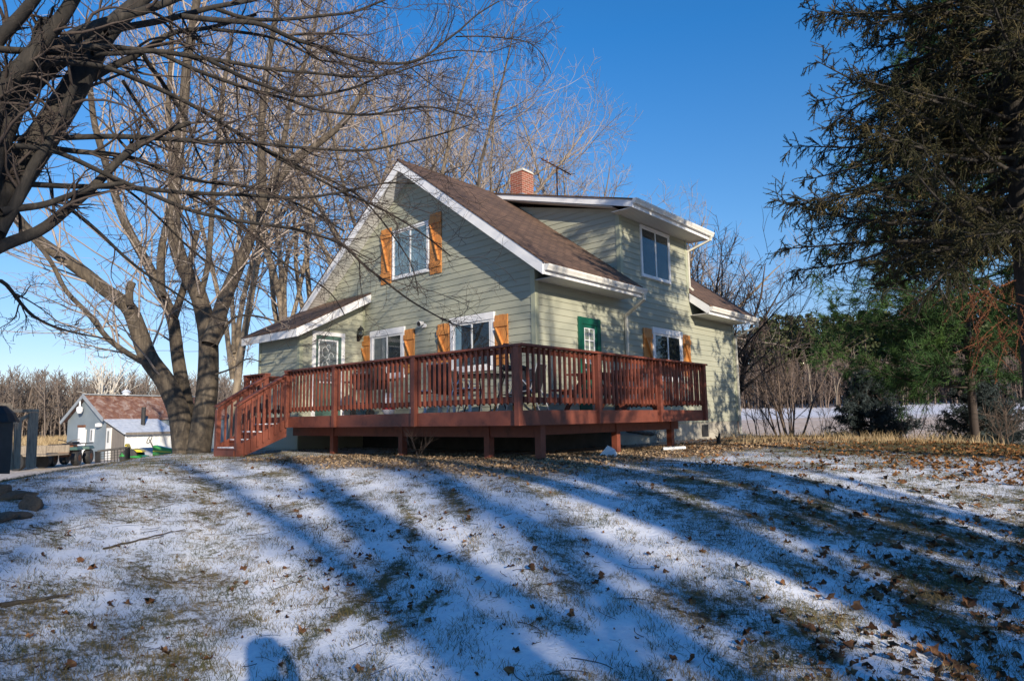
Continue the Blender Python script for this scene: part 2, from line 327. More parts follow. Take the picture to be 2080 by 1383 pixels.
def make_ground():
    az = np.concatenate([np.arange(-46, 46, .26), np.arange(46, 314, 3.0)]); nr = 330
    rr = np.concatenate([[0.0], np.geomspace(1.2, 900, nr)])
    A, Rr = np.meshgrid(np.radians(az), rr, indexing='ij')
    X = CAM[0] + Rr * (np.cos(A) * _fh[0] + np.sin(A) * _rh[0]); Y = CAM[1] + Rr * (np.cos(A) * _fh[1] + np.sin(A) * _rh[1])
    Z = height(X, Y); na, nrr = X.shape
    b = bare_of(X, Y); Z = Z + np.where(Rr < 40, (fbm(X, Y, 4, 3, 77) - .5) * .025, 0)
    i = np.arange(na)[:, None]; j = np.arange(nrr - 1)[None]
    q = np.stack([i * nrr + j, i * nrr + j + 1, ((i + 1) % na) * nrr + j + 1, ((i + 1) % na) * nrr + j], -1).reshape(-1, 4)
    deg = np.degrees(A); rtm = sm((deg + 8) / 16) * (deg < 120)
    R1 = np.interp(deg, [-46, -38, -32, -27.4, -24, -18, 17, 20, 26, 35.6, 46], [10, 12, 16, 19, 22, 30, 27, 24, 23, 18, 15])
    field = sm((Rr - R1 - 2) / 6)
    V = np.stack([X, Y, Z], -1).reshape(-1, 3)
    at_ = dict(bare=b.ravel(), mulch=mulch_of(X, Y).ravel(), field=field.ravel(), right=rtm.ravel(), dist=Rr.ravel())
    m, t, p = newmat('snowy lawn')
    def A_(n): k = N(t, 'ShaderNodeAttribute'); k.attribute_name = n; return k.outputs['Fac']
    o = mapping(t); big = noise(t, o, 4.5, 7, .68, .4); mid = noise(t, o, 13, 6, .68, .3); fin = noise(t, o, 60, 4, .7)
    grass = ramp(t, noise(t, o, 22, 5, .7), [(.3, (.035, .04, .018)), (.48, (.085, .075, .035)), (.62, (.16, .115, .06)), (.78, (.27, .20, .115))])
    grass = mix(t, 1.0, grass, ramp(t, noise(t, o, 1.1, 3), [(.35, (1.0, .82, .72)), (.65, (.85, 1.0, .75))]), 'MULTIPLY')
    leaves = ramp(t, noise(t, o, 30, 5, .7, .8), [(.28, (.07, .04, .025)), (.42, (.18, .11, .06)), (.55, (.30, .205, .12)), (.68, (.42, .32, .21)), (.8, (.12, .08, .05))])
    snowc = ramp(t, mid, [(.3, (.66, .70, .78)), (.6, (.84, .86, .90))])
    f = math_(t, 'ADD', math_(t, 'ADD', A_('bare'), math_(t, 'MULTIPLY', big, .40)), math_(t, 'ADD', math_(t, 'MULTIPLY', mid, .75), math_(t, 'MULTIPLY', fin, .50)))
    cov = ramp(t, f, [(.0, (0, 0, 0)), (1.0, (1, 1, 1))])   # keep linear
    th = N(t, 'ShaderNodeMapRange'); th.interpolation_type = 'SMOOTHSTEP'; t.links.new(f, th.inputs[0]); th.inputs[1].default_value = 1.23; th.inputs[2].default_value = 1.46
    mul = A_('mulch')
    bareF = math_(t, 'MAXIMUM', th.outputs[0], math_(t, 'MULTIPLY', mul, math_(t, 'SUBTRACT', 1.35, math_(t, 'MULTIPLY', mid, .9)), True), True)
    lawn = mix(t, bareF, snowc, mix(t, mul, grass, leaves))
    # fields beyond the lawn: tan stubble and gravel with snow strips
    dist = A_('dist'); stub = ramp(t, noise(t, mapping(t, 'Object', (1, 1, 1)), 2.2, 6, .75), [(.3, (.34, .23, .15)), (.5, (.56, .42, .31)), (.7, (.72, .64, .57))])
    sn = N(t, 'ShaderNodeMapRange'); sn.interpolation_type = 'SMOOTHSTEP'; t.links.new(math_(t, 'ADD', dist, math_(t, 'MULTIPLY', noise(t, o, .25, 5), 26)), sn.inputs[0]); sn.inputs[1].default_value = 72; sn.inputs[2].default_value = 88
    sn2 = math_(t, 'MULTIPLY', sn.outputs[0], math_(t, 'ADD', .55, math_(t, 'MULTIPLY', mid, .5), True))
    fr = mix(t, sn2, stub, (.74, .76, .82))
    gr = ramp(t, noise(t, o, 6, 6, .75), [(.3, (.30, .25, .20)), (.5, (.48, .42, .36)), (.66, (.66, .64, .62))])
    gs = N(t, 'ShaderNodeMapRange'); gs.interpolation_type = 'SMOOTHSTEP'; t.links.new(math_(t, 'ADD', dist, math_(t, 'MULTIPLY', noise(t, o, .2, 4), 14)), gs.inputs[0]); gs.inputs[1].default_value = 52; gs.inputs[2].default_value = 60
    fl = mix(t, gs.outputs[0], gr, ramp(t, noise(t, o, 1.2, 6, .7), [(.3, (.20, .17, .07)), (.5, (.45, .31, .17)), (.7, (.62, .50, .36))]))
    c = mix(t, A_('field'), lawn, mix(t, A_('right'), fl, fr))
    t.links.new(c, p.inputs['Base Color']); p.inputs['Roughness'].default_value = .75
    hgt = math_(t, 'ADD', math_(t, 'MULTIPLY', fin, .35), math_(t, 'MULTIPLY', mid, .8)); hgt = math_(t, 'SUBTRACT', hgt, math_(t, 'MULTIPLY', bareF, .35))
    bump(t, p, hgt, .55, .05)
    tag(link('ground', np_mesh('ground', V, q, m, True, at_)), kind='structure')
make_ground()

# ================================================================ HOUSE (corner of gable wall and right wall at the origin)
house = empty('farmhouse', (0, 0, -.75), 'sage green one and a half storey farmhouse with brown shingle roof and long dormer', 'house')
PIT = .737; TOPZ = 6.42                       # main roof: top surface z = 6.42 - .737*|x+4|
LAP = .151
def lap_wall(mb, prof, z0, z1, to3, sgn=1):
    """lap siding: prof(z)->(a,b) extent at height z; to3(a,z,out) -> point."""
    z = z0
    while z < z1 - 1e-6:
        zt = min(z + LAP, z1); a, b = prof(z + 1e-4); c, d = prof(zt - 1e-4)
        if b - a > .01:
            if d < c: c = d = (c + d) / 2
            P = [to3(a, z, .018), to3(b, z, .018), to3(d, zt, .004), to3(c, zt, .004), to3(a, z, .0), to3(b, z, .0)]
            if sgn > 0: mb.poly(P[:4]); mb.poly([P[4], P[5], P[1], P[0]])
            else: mb.poly(P[3::-1]); mb.poly([P[0], P[1], P[5], P[4]])
        z = zt
G3 = lambda a, z, o: (a, -o, z)               # gable wall plane
R3 = lambda a, z, o: (o, a, z)                # right wall plane
sof = lambda x: 6.16 - PIT * abs(x + 4)       # underside line of the rakes
# solid cores behind the laps
core = MB()
core.poly([(-8, 0, -.3), (0, 0, -.3), (0, 0, sof(0)), (-4, 0, sof(-4)), (-8, 0, sof(-8))])
core.poly([(0, 10, -.3), (-8, 10, -.3), (-8, 10, sof(-8)), (-4, 10, sof(-4)), (0, 10, sof(0))])
core.poly([(0, 0, -.3), (0, 10, -.3), (0, 10, 3.2), (0, 7, 3.2), (0, 7, 5.1), (0, 3.4, 5.1), (0, 3.4, 3.2), (0, 0, 3.2)])
core.poly([(-8, 10, -.3), (-8, 0, -.3), (-8, 0, 3.2), (-8, 10, 3.2)])
for yy in (3.4, 7.0): core.poly([(0, yy, 3.3), (0, yy, 5.1), (-3.4, yy, 5.95)])
lap_wall(core, lambda z: (-8 if z < sof(-8) else (z - 6.16) / PIT - 4, 0 if z < sof(0) else (6.16 - z) / PIT - 4), -.3, 6.12, G3)
lap_wall(core, lambda z: (0, 10) if z < 2.76 else (3.4 - .0, 7.0), -.3, 5.05, R3)
for yy, sg in ((3.4, 1), (7.0, -1)):
    lap_wall(core, lambda z: ((TOPZ - z) / PIT - 4, min(0, (5.0 - z) / .275)), 3.48, 5.9, (lambda a, z, o, yy=yy, sg=sg: (a, yy - sg * o, z)), sg)
wall = core.build('siding_wall', M['siding'], house)
MB().box((-7.97, .03, -1.3), (-.03, 9.97, -.3)).build('foundation', M['shadedwall'], house)
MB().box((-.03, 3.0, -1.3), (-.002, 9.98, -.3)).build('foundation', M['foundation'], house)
for (x, y, z0, z1) in ((0, 0, -.3, 3.0), (0, 10, -.3, 2.8), (0, 3.4, 3.42, 5.06), (0, 7.0, 3.42, 5.06)):
    s = 1 if y in (0, 3.4) else -1; cb = MB()
    cb.box((-.09, y - s * .026, z0), (.026, y + s * .0, z1)); cb.box((0, y, z0), (.026, y + s * .09, z1))
    cb.build('corner_board', M['trimgreen'], house)
MB().box((-.01, 7.45, -.72), (.012, 7.86, -.38)).build('basement_window', M['room'], house)
# --- roof slopes
rf = MB(); soff = MB(); fas = MB()
def slope(mb, x0, z0, x1, z1, y0, y1, th):    # slab with vertical thickness th under the line (x0,z0)-(x1,z1)
    mb.hexa([(x0, y0, z0 - th), (x1, y0, z1 - th), (x1, y1, z1 - th), (x0, y1, z0 - th), (x0, y0, z0), (x1, y0, z1), (x1, y1, z1), (x0, y1, z0)])
zt = lambda x: TOPZ - PIT * abs(x + 4)
EX = .59
slope(rf, -4, TOPZ, EX + .05, zt(EX + .05), -.47, 3.36, .035)
slope(rf, -4, TOPZ, EX + .05, zt(EX + .05), 7.03, 10.47, .035)
slope(rf, -4, TOPZ - .002, -.02, zt(-.02) - .002, 3.36, 7.03, .035)
slope(rf, -8 - EX - .05, zt(-8 - EX - .05), -4, TOPZ, -.47, 10.47, .035)
rf.tube([(-4, -.47, TOPZ - .01), (-4, 10.47, TOPZ - .01)], .035, 6)
rf.build('roof', M['shingle'], house)
for y0, y1 in ((-.43, -.002), (10.002, 10.43)):
    slope(soff, -4, TOPZ - .26, EX, zt(EX) - .26, y0, y1, .015); slope(soff, -8 - EX, zt(EX) - .26, -4, TOPZ - .26, y0, y1, .015)
for y0, y1 in ((0, 3.32), (7.03, 10)): soff.box((.02, y0, 2.765), (EX, y1, 2.78))
soff.box((-8 - EX, 0, 2.765), (-8, 10, 2.78)); soff.build('soffit', M['soffit'], house); MB().box((-.02, 3.1, 4.955), (.575, 7.3, 4.97)).build('dormer_soffit', M['soffit'], house)
zf = lambda x: zt(x) - .037
for y in (-.43, 10.43):
    s = -1 if y < 0 else 1; y2 = y + s * .028
    for xa, xb in ((-4, EX), (-8 - EX, -4)):
        za, zb = zf(xa), zf(xb); fas.hexa([(xa, min(y, y2), za - .262), (xb, min(y, y2), zb - .262), (xb, max(y, y2), zb - .262), (xa, max(y, y2), za - .262), (xa, min(y, y2), za), (xb, min(y, y2), zb), (xb, max(y, y2), zb), (xa, max(y, y2), za)])
for y0, y1 in ((-.43, 3.34), (7.03, 10.43)): fas.box((EX, y0, 2.74), (EX + .025, y1, zf(EX) - .002))
fas.box((-8 - EX - .025, -.43, 2.74), (-8 - EX, 10.43, zf(EX) - .002))
for y in (3.315, 7.03):                        # cut ends of the main eaves beside the dormer
    fas.hexa([(0.02, y, zf(0) - .262), (EX, y, zf(EX) - .262), (EX, y + .025, zf(EX) - .262), (.02, y + .025, zf(0) - .262), (.02, y, zf(0)), (EX, y, zf(EX)), (EX, y + .025, zf(EX)), (.02, y + .025, zf(0))])
# dormer roof
DS = (6.43 - 5.16) / 4.62; dz = lambda x: 6.43 - DS * (x + 4)
dr = MB(); slope(dr, -4, dz(-4), .64, dz(.64), 3.03, 7.34, .03); dr.build('dormer_roof', M['shingle'], house)
for y in (3.06, 7.29):
    fas.hexa([(-4, y, dz(-4) - .17), (.60, y, dz(.6) - .21), (.60, y + .028, dz(.6) - .21), (-4, y + .028, dz(-4) - .17), (-4, y, dz(-4) - .032), (.6, y, dz(.6) - .032), (.6, y + .028, dz(.6) - .032), (-4, y + .028, dz(-4) - .032)])
fas.box((.60, 3.06, 4.93), (.625, 7.318, dz(.6) - .035))
for ya, yb in ((3.09, 3.4), (7.0, 7.28)):
    soff2 = MB(); slope(soff2, -4, dz(-4) - .18, .0, dz(0) - .22, ya, yb, .012); soff2.build('dormer_soffit', M['vinyl'], house)
fas.build('fascia', M['white'], house)
def gutter(x, y0, y1, z):
    mb = MB(); pr = [(0, 0), (.075, 0), (.085, .03), (.115, .085), (.12, .12), (.105, .12), (.10, .09), (.072, .04), (.065, .012), (.012, .012), (.012, .115), (0, .115)]
    b = [(x + a, y0, z + c) for a, c in pr]; c_ = [(x + a, y1, z + c) for a, c in pr]; n = len(pr)
    for i in range(n): mb.poly([b[i], b[(i + 1) % n], c_[(i + 1) % n], c_[i]])
    for y in (y0, y1): mb.poly([(x, y, z), (x + .075, y, z), (x + .085, y, z + .03), (x + .115, y, z + .085), (x + .12, y, z + .12), (x, y, z + .12)])
    g = mb.build('gutter', M['gutter'], house); return g
def dspout(pts):
    mb = MB()
    for a, b in zip(pts[:-1], pts[1:]):
        mb.bar(a, b, .075, .055, up=(1, 0, 0) if abs(a[2] - b[2]) > .8 else (0, 0, 1))
    for q in pts[1:-1]: mb.lathe((q[0], q[1], q[2] - .035), [(.03, 0), (.042, .01), (.042, .06), (.03, .07)], 8)
    mb.build('downspout', M['downspout'], house)
gutter(EX + .027, -.43, 3.42, 2.82); gutter(EX + .027, 7.03, 10.47, 2.83); gutter(.628, 3.04, 7.36, 5.03)
dspout([(.68, 3.33, 2.83), (.68, 3.33, 2.70), (.07, 3.47, 2.38), (.07, 3.47, .0)])
dspout([(.68, 10.33, 2.83), (.68, 10.33, 2.70), (.06, 10.06, 2.38), (.06, 10.06, -.70), (.42, 10.35, -.78)])
dspout([(.69, 7.24, 5.03), (.66, 7.24, 4.93), (.02, 7.07, 4.66), (.02, 7.07, 3.62), (.12, 7.12, 3.50)])
# chimney + antenna
ch = MB().box((-3.99, 3.8, 6.0), (-3.53, 4.33, 7.20)).build('chimney', M['brick'], house)
MB().lathe((-3.76, 4.065, 7.2), [(.36, 0), (.36, .03), (.30, .09), (.20, .13), (.12, .13)], 4).xform(Matrix.Translation((-3.76, 4.065, 0)) @ Matrix.Rotation(R(45), 4, 'Z') @ Matrix.Scale(1.08, 4, (0, 1, 0)) @ Matrix.Translation((3.76, -4.065, 0))).build('chimney_cap', M['concrete'], ch)
MB().box((-4.01, 3.78, 6.4), (-3.51, 4.35, 6.5)).build('flashing', M['steel'], ch)
ant = MB(); ant.tube([(-3.6, 5.6, 6.3), (-3.6, 5.6, 7.85)], .024, 6); a0 = Vector((-3.6, 4.83, 7.88)); a1 = Vector((-3.6, 6.35, 7.78)); ant.tube([a0, a1], .020, 6)
for k in range(9):
    q = a0.lerp(a1, k / 8); L = .10 + .04 * (k % 3)
    ant.tube([q + Vector((-L, .02, .05)), q + Vector((L, -.02, -.02))], .012, 4)
ant.build('antenna', M['rust'], house)

# --- windows and shutters
def P3(plane, a, z, o):
    return (a, -o, z) if plane == 'G' else ((o, a, z) if plane == 'R' else (-6 + o, a, z))
def pbox(mb, pl, a0, a1, z0, z1, o0, o1): mb.box(P3(pl, a0, z0, o0), P3(pl, a1, z1, o1))
def window(pl, a0, a1, z0, z1, side=.11, head=.16, sill=.10, back='curtain', parent=None, cover=(0, 1)):
    parent = parent or house; f = MB()
    pbox(f, pl, a0, a0 + side, z0, z1 - head, .0, .045); pbox(f, pl, a1 - side, a1, z0, z1 - head, .0, .045)
    pbox(f, pl, a0 - .01, a1 + .01, z1 - head, z1, .0, .055); pbox(f, pl, a0 + side, a1 - side, z0, z0 + sill, .0, .055)
    w_ = f.build('window', M['white'], parent, bevel=.004)
    s = MB(); i0, i1, j0, j1 = a0 + side, a1 - side, z0 + sill, z1 - head; m_ = (i0 + i1) / 2
    for p, q, o in ((i0, m_ + .02, .030), (m_ - .02, i1, .036)):
        pbox(s, pl, p, p + .045, j0, j1, .0, o); pbox(s, pl, q - .045, q, j0, j1, .0, o - .001)
        pbox(s, pl, p + .045, q - .045, j0, j0 + .045, .0, o - .002); pbox(s, pl, p + .045, q - .045, j1 - .045, j1, .0, o - .002)
    s.build('sash', M['vinyl'], w_)
    g = MB()
    for p, q in ((i0 + .045, m_ - .025), (m_ + .025, i1 - .045)): pbox(g, pl, p, q, j0 + .045, j1 - .045, .024, .026)
    g.build('pane', M['glass'], w_)
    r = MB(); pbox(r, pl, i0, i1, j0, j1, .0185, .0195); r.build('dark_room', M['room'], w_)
    if back:
        c = MB(); n = 26
        for k in range(n):
            u0 = cover[0] + (cover[1] - cover[0]) * k / n; u1 = cover[0] + (cover[1] - cover[0]) * (k + 1) / n
            p = i0 + .05 + (i1 - i0 - .1) * u0; q = i0 + .05 + (i1 - i0 - .1) * u1
            oa = .0205 + .002 * (k % 2); ob = .0205 + .002 * ((k + 1) % 2)
            c.poly([P3(pl, p, j0 + .05, oa), P3(pl, q, j0 + .05, ob), P3(pl, q, j1 - .05, ob), P3(pl, p, j1 - .05, oa)])
        c.build('curtain', M[back], w_)
    return w_
window('G', -5.66, -4.25, .95, 2.24, back='blind', cover=(.0, .45))
window('G', -2.56, -1.15, .95, 2.24, back='curtain', cover=(0, .18))
window('R', 4.80, 6.44, .80, 2.23, back=None)
window('G', -4.75, -3.31, 3.49, 4.79, .05, .05, .05, back='curtain', cover=(0, 1))
window('R', 4.38, 5.94, 3.52, 4.92, .05, .05, .05, back=None)
def shutter(pl, a0, a1, z0, z1, flip=1):
    b = MB(); n = 3; w_ = (a1 - a0) / n
    for k in range(n): pbox(b, pl, a0 + k * w_ + .003, a0 + (k + 1) * w_ - .003, z0 + .01 * (k % 2), z1 - .008 * ((k + 1) % 2), .018, .042)
    sh = b.build('shutter', M['cedar'], house, bevel=.003)
    c = MB(); h = .13
    for zz in (z0 + .16, z1 - .27): pbox(c, pl, a0 - .012, a1 + .005, zz, zz + h, .044, .068)
    p, q = (a0 + .06, a1 - .06) if flip > 0 else (a1 - .06, a0 + .06)
    c.bar(P3(pl, p, z1 - .29, .056), P3(pl, q, z0 + .31, .056), .022, .09, up=(0, -1, 0) if pl == 'G' else (1, 0, 0))
    c.build('batten', M['cedar'], sh, bevel=.003)
for a in ((-6.07, -5.68), (-4.24, -3.86), (-3.0, -2.60), (-1.13, -.74)): shutter('G', a[0], a[1], 1.04, 2.15)
shutter('G', -5.22, -4.80, 3.43, 4.92); shutter('G', -3.28, -2.86, 3.40, 4.92)
shutter('R', 4.32, 4.76, 1.0, 2.17); shutter('R', 6.48, 6.92, 1.0, 2.17)
# --- green side door on the right wall
d = MB(); pbox(d, 'R', 1.48, 1.62, 0, 2.16, 0, .05); pbox(d, 'R', 2.22, 2.36, 0, 2.16, 0, .05); pbox(d, 'R', 1.62, 2.22, 2.0, 2.158, 0, .048)
pbox(d, 'R', 1.62, 2.22, .02, 1.0, 0, .03); pbox(d, 'R', 1.62, 1.71, 1.0, 2.0, 0, .03); pbox(d, 'R', 2.12, 2.22, 1.0, 2.0, 0, .03); pbox(d, 'R', 1.71, 2.12, 1.0, 1.1, 0, .03); pbox(d, 'R', 1.71, 2.12, 1.92, 2.0, 0, .03)
gd = d.build('side_door', M['greendoor'], house, bevel=.004)
d = MB(); pbox(d, 'R', 1.71, 2.12, 1.1, 1.92, .008, .010); d.build('curtain', M['blind'], gd)
d = MB(); pbox(d, 'R', 1.71, 2.12, 1.1, 1.92, .018, .020); d.build('pane', M['glass'], gd)
d = MB(); pbox(d, 'R', 1.71, 1.735, 1.1, 1.92, .0, .032); pbox(d, 'R', 2.095, 2.12, 1.1, 1.92, .0, .032); pbox(d, 'R', 1.905, 1.925, 1.1, 1.92, .0, .031)
for zz in (1.1, 1.36, 1.63, 1.9): pbox(d, 'R', 1.735, 2.095, zz, zz + .02, .0, .030)
d.build('glazing_bar', M['white'], gd)
MB().lathe((.05, 1.68, .95), [(.01, 0), (.028, .012), (.028, .04), (.01, .05)], 10, 0).build('handle', M['steel'], gd)
# --- porch entry
pw = MB()
pw.poly([(-8, -1.9, -.8), (-6, -1.9, -.8), (-6, -1.9, 2.12), (-8, -1.9, 2.12)]); pw.poly([(-6, -1.9, -.8), (-6, 0, -.8), (-6, 0, 3.07), (-6, -1.9, 2.12)]); pw.poly([(-8, 0, -.8), (-8, -1.9, -.8), (-8, -1.9, 2.12), (-8, 0, 3.07)])
psl = .51; pso = lambda y: 3.055 + psl * y     # soffit line of the porch roof
lap_wall(pw, lambda z: (-8, -6), -.75, 2.08, lambda a, z, o: (a, -1.9 - o, z))
lap_wall(pw, lambda z: (-1.9 if z < pso(-1.9) else (z - 3.055) / psl, 0), -.75, 3.04, lambda a, z, o: (-6 + o, a, z))
pw.build('porch_wall', M['siding'], house)
pt = MB(); pt.box((-6.09, -1.926, -.75), (-5.974, -1.9, 2.10)); pt.box((-6, -1.9, -.75), (-5.974, -1.82, 2.15)); pt.build('porch_corner_board', M['trimgreen'], house)
MB().box((-5.98, -.045, -.3), (-5.955, -.02, 3.0)).build('porch_corner_board', M['trimgreen'], house); MB().box((-8.02, -1.926, -.75), (-7.92, -1.9, 2.06)).build('porch_corner_board', M['trimgreen'], house)
pr_ = MB(); py0 = -2.17; zp = lambda y: 3.30 + psl * (y)
pr_.hexa([(-8.45, py0 - .04, zp(py0 - .04) - .035), (-5.66, py0 - .04, zp(py0 - .04) - .035), (-5.66, -.02, zp(0) - .035), (-8.45, -.02, zp(0) - .035), (-8.45, py0 - .04, zp(py0 - .04)), (-5.66, py0 - .04, zp(py0 - .04)), (-5.66, -.02, zp(0)), (-8.45, -.02, zp(0))])
pr_.build('porch_roof', M['shingle'], house)
pf = MB()
for x in (-5.69, -8.45): pf.hexa([(x, py0, zp(py0) - .25), (x + .026, py0, zp(py0) - .25), (x + .026, -.02, zp(0) - .25), (x, -.02, zp(0) - .25), (x, py0, zp(py0) - .037), (x + .026, py0, zp(py0) - .037), (x + .026, -.02, zp(0) - .037), (x, -.02, zp(0) - .037)])
pf.box((-8.45, py0 - .026, zp(py0) - .25), (-5.664, py0, zp(py0) - .04)); pf.build('porch_fascia', M['white'], house)
ps = MB(); ps.hexa([(-8.42, py0, zp(py0) - .25), (-5.69, py0, zp(py0) - .25), (-5.69, -.02, zp(0) - .25), (-8.42, -.02, zp(0) - .25), (-8.42, py0, zp(py0) - .235), (-5.69, py0, zp(py0) - .235), (-5.69, -.02, zp(0) - .235), (-8.42, -.02, zp(0) - .235)])
ps.build('porch_soffit', M['vinyl'], house)
d = MB(); pbox(d, 'P', -1.57, -1.47, .0, 2.07, 0, .045); pbox(d, 'P', -.72, -.62, 0, 2.07, 0, .045); pbox(d, 'P', -1.57, -.62, 2.07, 2.17, 0, .05); pbox(d, 'P', -1.47, -.72, -.02, .03, 0, .06)
dt = d.build('front_door', M['white'], house, bevel=.004)
d = MB(); pbox(d, 'P', -1.47, -.72, .03, 2.07, 0, .022); d.build('door_leaf', M['darkgreen'], dt)
d = MB()
for a in ((-1.40, -1.36, .86, 1.97), (-.86, -.82, .86, 1.97), (-1.36, -.86, .86, .90), (-1.36, -.86, 1.93, 1.97)): pbox(d, 'P', *a, .0, .034)
d.build('glass_frame', M['white'], dt)
d = MB(); pbox(d, 'P', -1.36, -.86, .90, 1.93, .023, .0245); d.build('dark_hall', M['blind'], dt)
d = MB(); pbox(d, 'P', -1.36, -.86, .90, 1.93, .028, .029); d.build('pane', M['glass'], dt)
d = MB()
for k in range(7):                              # curled leading of the leaded glass
    cy, cz, rr_ = -1.11 + .10 * math.sin(k * 2.1), 1.05 + .12 * k, .05 + .02 * (k % 3)
    d.tube([(-6 + .031, cy + rr_ * math.cos(a), cz + rr_ * math.sin(a) * 1.5) for a in np.linspace(0, 5.2, 12)], .0045, 4)
d.build('leading', M['vinyl'], dt)
MB().lathe((-5.97, -.79, .95), [(.01, 0), (.03, .012), (.03, .045), (.01, .06)], 10, 0).build('handle', M['steel'], dt)
# wall lantern and flood light
l = MB(); l.tube([(-5.98, -.2, 2.06), (-5.90, -.2, 2.03), (-5.86, -.2, 2.10)], .012, 6); l.lathe((-5.86, -.2, 2.10), [(.02, 0), (.075, .04), (.08, .06)], 8); l.lathe((-5.86, -.2, 2.29), [(.09, 0), (.07, .05), (.02, .09), (.012, .12)], 8); l.box((-6, -.24, 2.0), (-5.975, -.16, 2.2))
for k in range(4): l.bar((-5.86 + .07 * math.cos(k * 1.571 + .78), -.2 + .07 * math.sin(k * 1.571 + .78), 2.16), (-5.86 + .08 * math.cos(k * 1.571 + .78), -.2 + .08 * math.sin(k * 1.571 + .78), 2.29), .008, .008)
lo = l.build('wall_lantern', M['black'], house); MB().lathe((-5.86, -.2, 2.16), [(.055, 0), (.068, .13)], 8).build('lantern_glass', M['glass'], lo)
l = MB(); l.lathe((-3.46, -.02, 2.17), [(.05, -.0), (.055, -.03), (.02, -.05)], 12, 1); l.tube([(-3.46, -.05, 2.17), (-3.46, -.12, 2.12)], .018, 6)
l.tube([(-3.50, -.06, 2.24), (-3.50, -.20, 2.20)], [.035, .075], 12); fl = l.build('flood_light', M['white'], house)
MB().tube([(-3.5, -.195, 2.203), (-3.5, -.205, 2.20)], [.068, .06], 12).build('lamp_lens', M['black'], fl)

# ================================================================ DECK
deck = empty('deck', (0, -3.0, -.75), 'raised red brown stained deck with slatted railing wrapping the house corner', 'deck')
DX, DY = 2.293, -3.14; YB = 2.93; XL = -6.2
fl = MB()
y = DY + .03
while y < -.02:
    y1 = min(y + .135, -.022); x0 = XL + .04 if y1 < -1.95 else -5.95
    fl.box((x0, y, -.032), (DX - .03, y1, 0)); y += .141
y = -.016
while y < YB - .05: fl.box((.03, y, -.032), (DX - .03, min(y + .135, YB), 0)); y += .141
fl.build('deck_floor', M['deckboard'], deck)
MB().box((XL, DY - .0, -.226), (DX, DY + .04, -.003)).build('rim_board', M['deck'], deck)
MB().box((DX - .04, DY + .042, -.225), (DX, YB, -.003)).build('rim_board', M['deck'], deck)
MB().box((XL, DY + .042, -.225), (XL + .04, -1.93, -.003)).build('rim_board', M['deck'], deck)
MB().box((.03, YB - .04, -.224), (DX - .042, YB, -.034)).build('rim_board', M['deck'], deck)
MB().box((-5.2, -2.50, -.42), (2.0, -2.42, -.228)).build('beam', M['deck'], deck)
MB().box((1.62, -2.40, -.40), (1.70, 2.8, -.229)).build('beam', M['deck'], deck)
jo = MB()
for x in np.arange(-5.0, 2.0, .41): jo.box((x, DY + .05, -.20), (x + .038, -.03, -.034))
jo.build('joists', M['deck'], deck)
for x, y in ((2.08, -2.46), (.97, -2.46), (-1.3, -2.46), (-3.6, -2.46), (1.66, .35), (1.66, 2.5)):
    MB().box((x - .06, y - .06, hz(x, y) - .3), (x + .06, y + .06, -.23 if y > -2 else -.23)).build('support_post', M['deck'], deck)
def baluster(sec, p, z0, z1, nrm):
    b = MB(); n = Vector(nrm); q = Vector(p); s = .018
    b.box((q.x - s, q.y - s, z0 + .03), (q.x + s, q.y + s, z1))
    for v in range(4):                          # bevelled foot, cut at an angle on the outer side
        pass
    o = n * .018; t_ = Vector((-n.y, n.x, 0)) * s
    b.poly([q + o - t_ + Vector((0, 0, z0 + .03)), q - o - t_ + Vector((0, 0, z0 + .03)), q - o - t_ + Vector((0, 0, z0))]); b.poly([q + o + t_ + Vector((0, 0, z0 + .03)), q - o + t_ + Vector((0, 0, z0)), q - o + t_ + Vector((0, 0, z0 + .03))])
    b.poly([q + o - t_ + Vector((0, 0, z0 + .03)), q - o - t_ + Vector((0, 0, z0)), q - o + t_ + Vector((0, 0, z0)), q + o + t_ + Vector((0, 0, z0 + .03))])
    b.build('baluster', M['deck'], sec)
def rail_section(p, q, nrm, endtop=True):
    """level railing between two ends along the deck edge; nrm points outwards"""
    p = Vector((*p, 0)); q = Vector((*q, 0)); n = Vector(nrm); d_ = (q - p).normalized(); L = (q - p).length; inn = -n * .045
    mb = MB(); z = Vector((0, 0, 1))
    for zc, h in ((.905, .085), (.155, .085)): mb.bar(p + inn + z * zc, q + inn + z * zc, .036, h)
    sec = mb.build('railing', M['deck'], deck)
    k = int(round(L / .128))
    for i in range(k):
        c = p + d_ * (L * (i + .5) / k) + inn + n * .0365; baluster(sec, (c.x, c.y, 0), .085, .955, nrm)
fx = [DX - .05, -.13, -2.54, -4.34]
for a, b in zip(fx[:-1], fx[1:]): rail_section((b + .05, DY + .0), (a - .05, DY + .0), (0, -1, 0))
ry = [DY + .05, -1.14, .96, YB - .05]
for a, b in zip(ry[:-1], ry[1:]): rail_section((DX, a + .05), (DX, b - .05), (1, 0, 0))
rail_section((XL + .05, DY), (-5.33, DY), (0, -1, 0)); rail_section((XL, DY + .1), (XL, -2.0), (-1, 0, 0)); rail_section((.15, YB), (DX - .1, YB), (0, 1, 0))
def post(x, y, z0, z1, s=.048): MB().box((x - s, y - s, z0), (x + s, y + s, z1)).build('post', M['deck'], deck, bevel=.004)
for x in fx + [-5.28, XL + .03]: post(x, DY - .012, -.228, .955)
for y in ry[1:]: post(DX + .010, y, -.227, .955)
post(.09, YB - .02, 0, .95)
def toprail(p, q, w_=.14, h=.036, z=.974): MB().bar((p[0], p[1], z), (q[0], q[1], z), w_, h).build('top_rail', M['deck'], deck, bevel=.003)
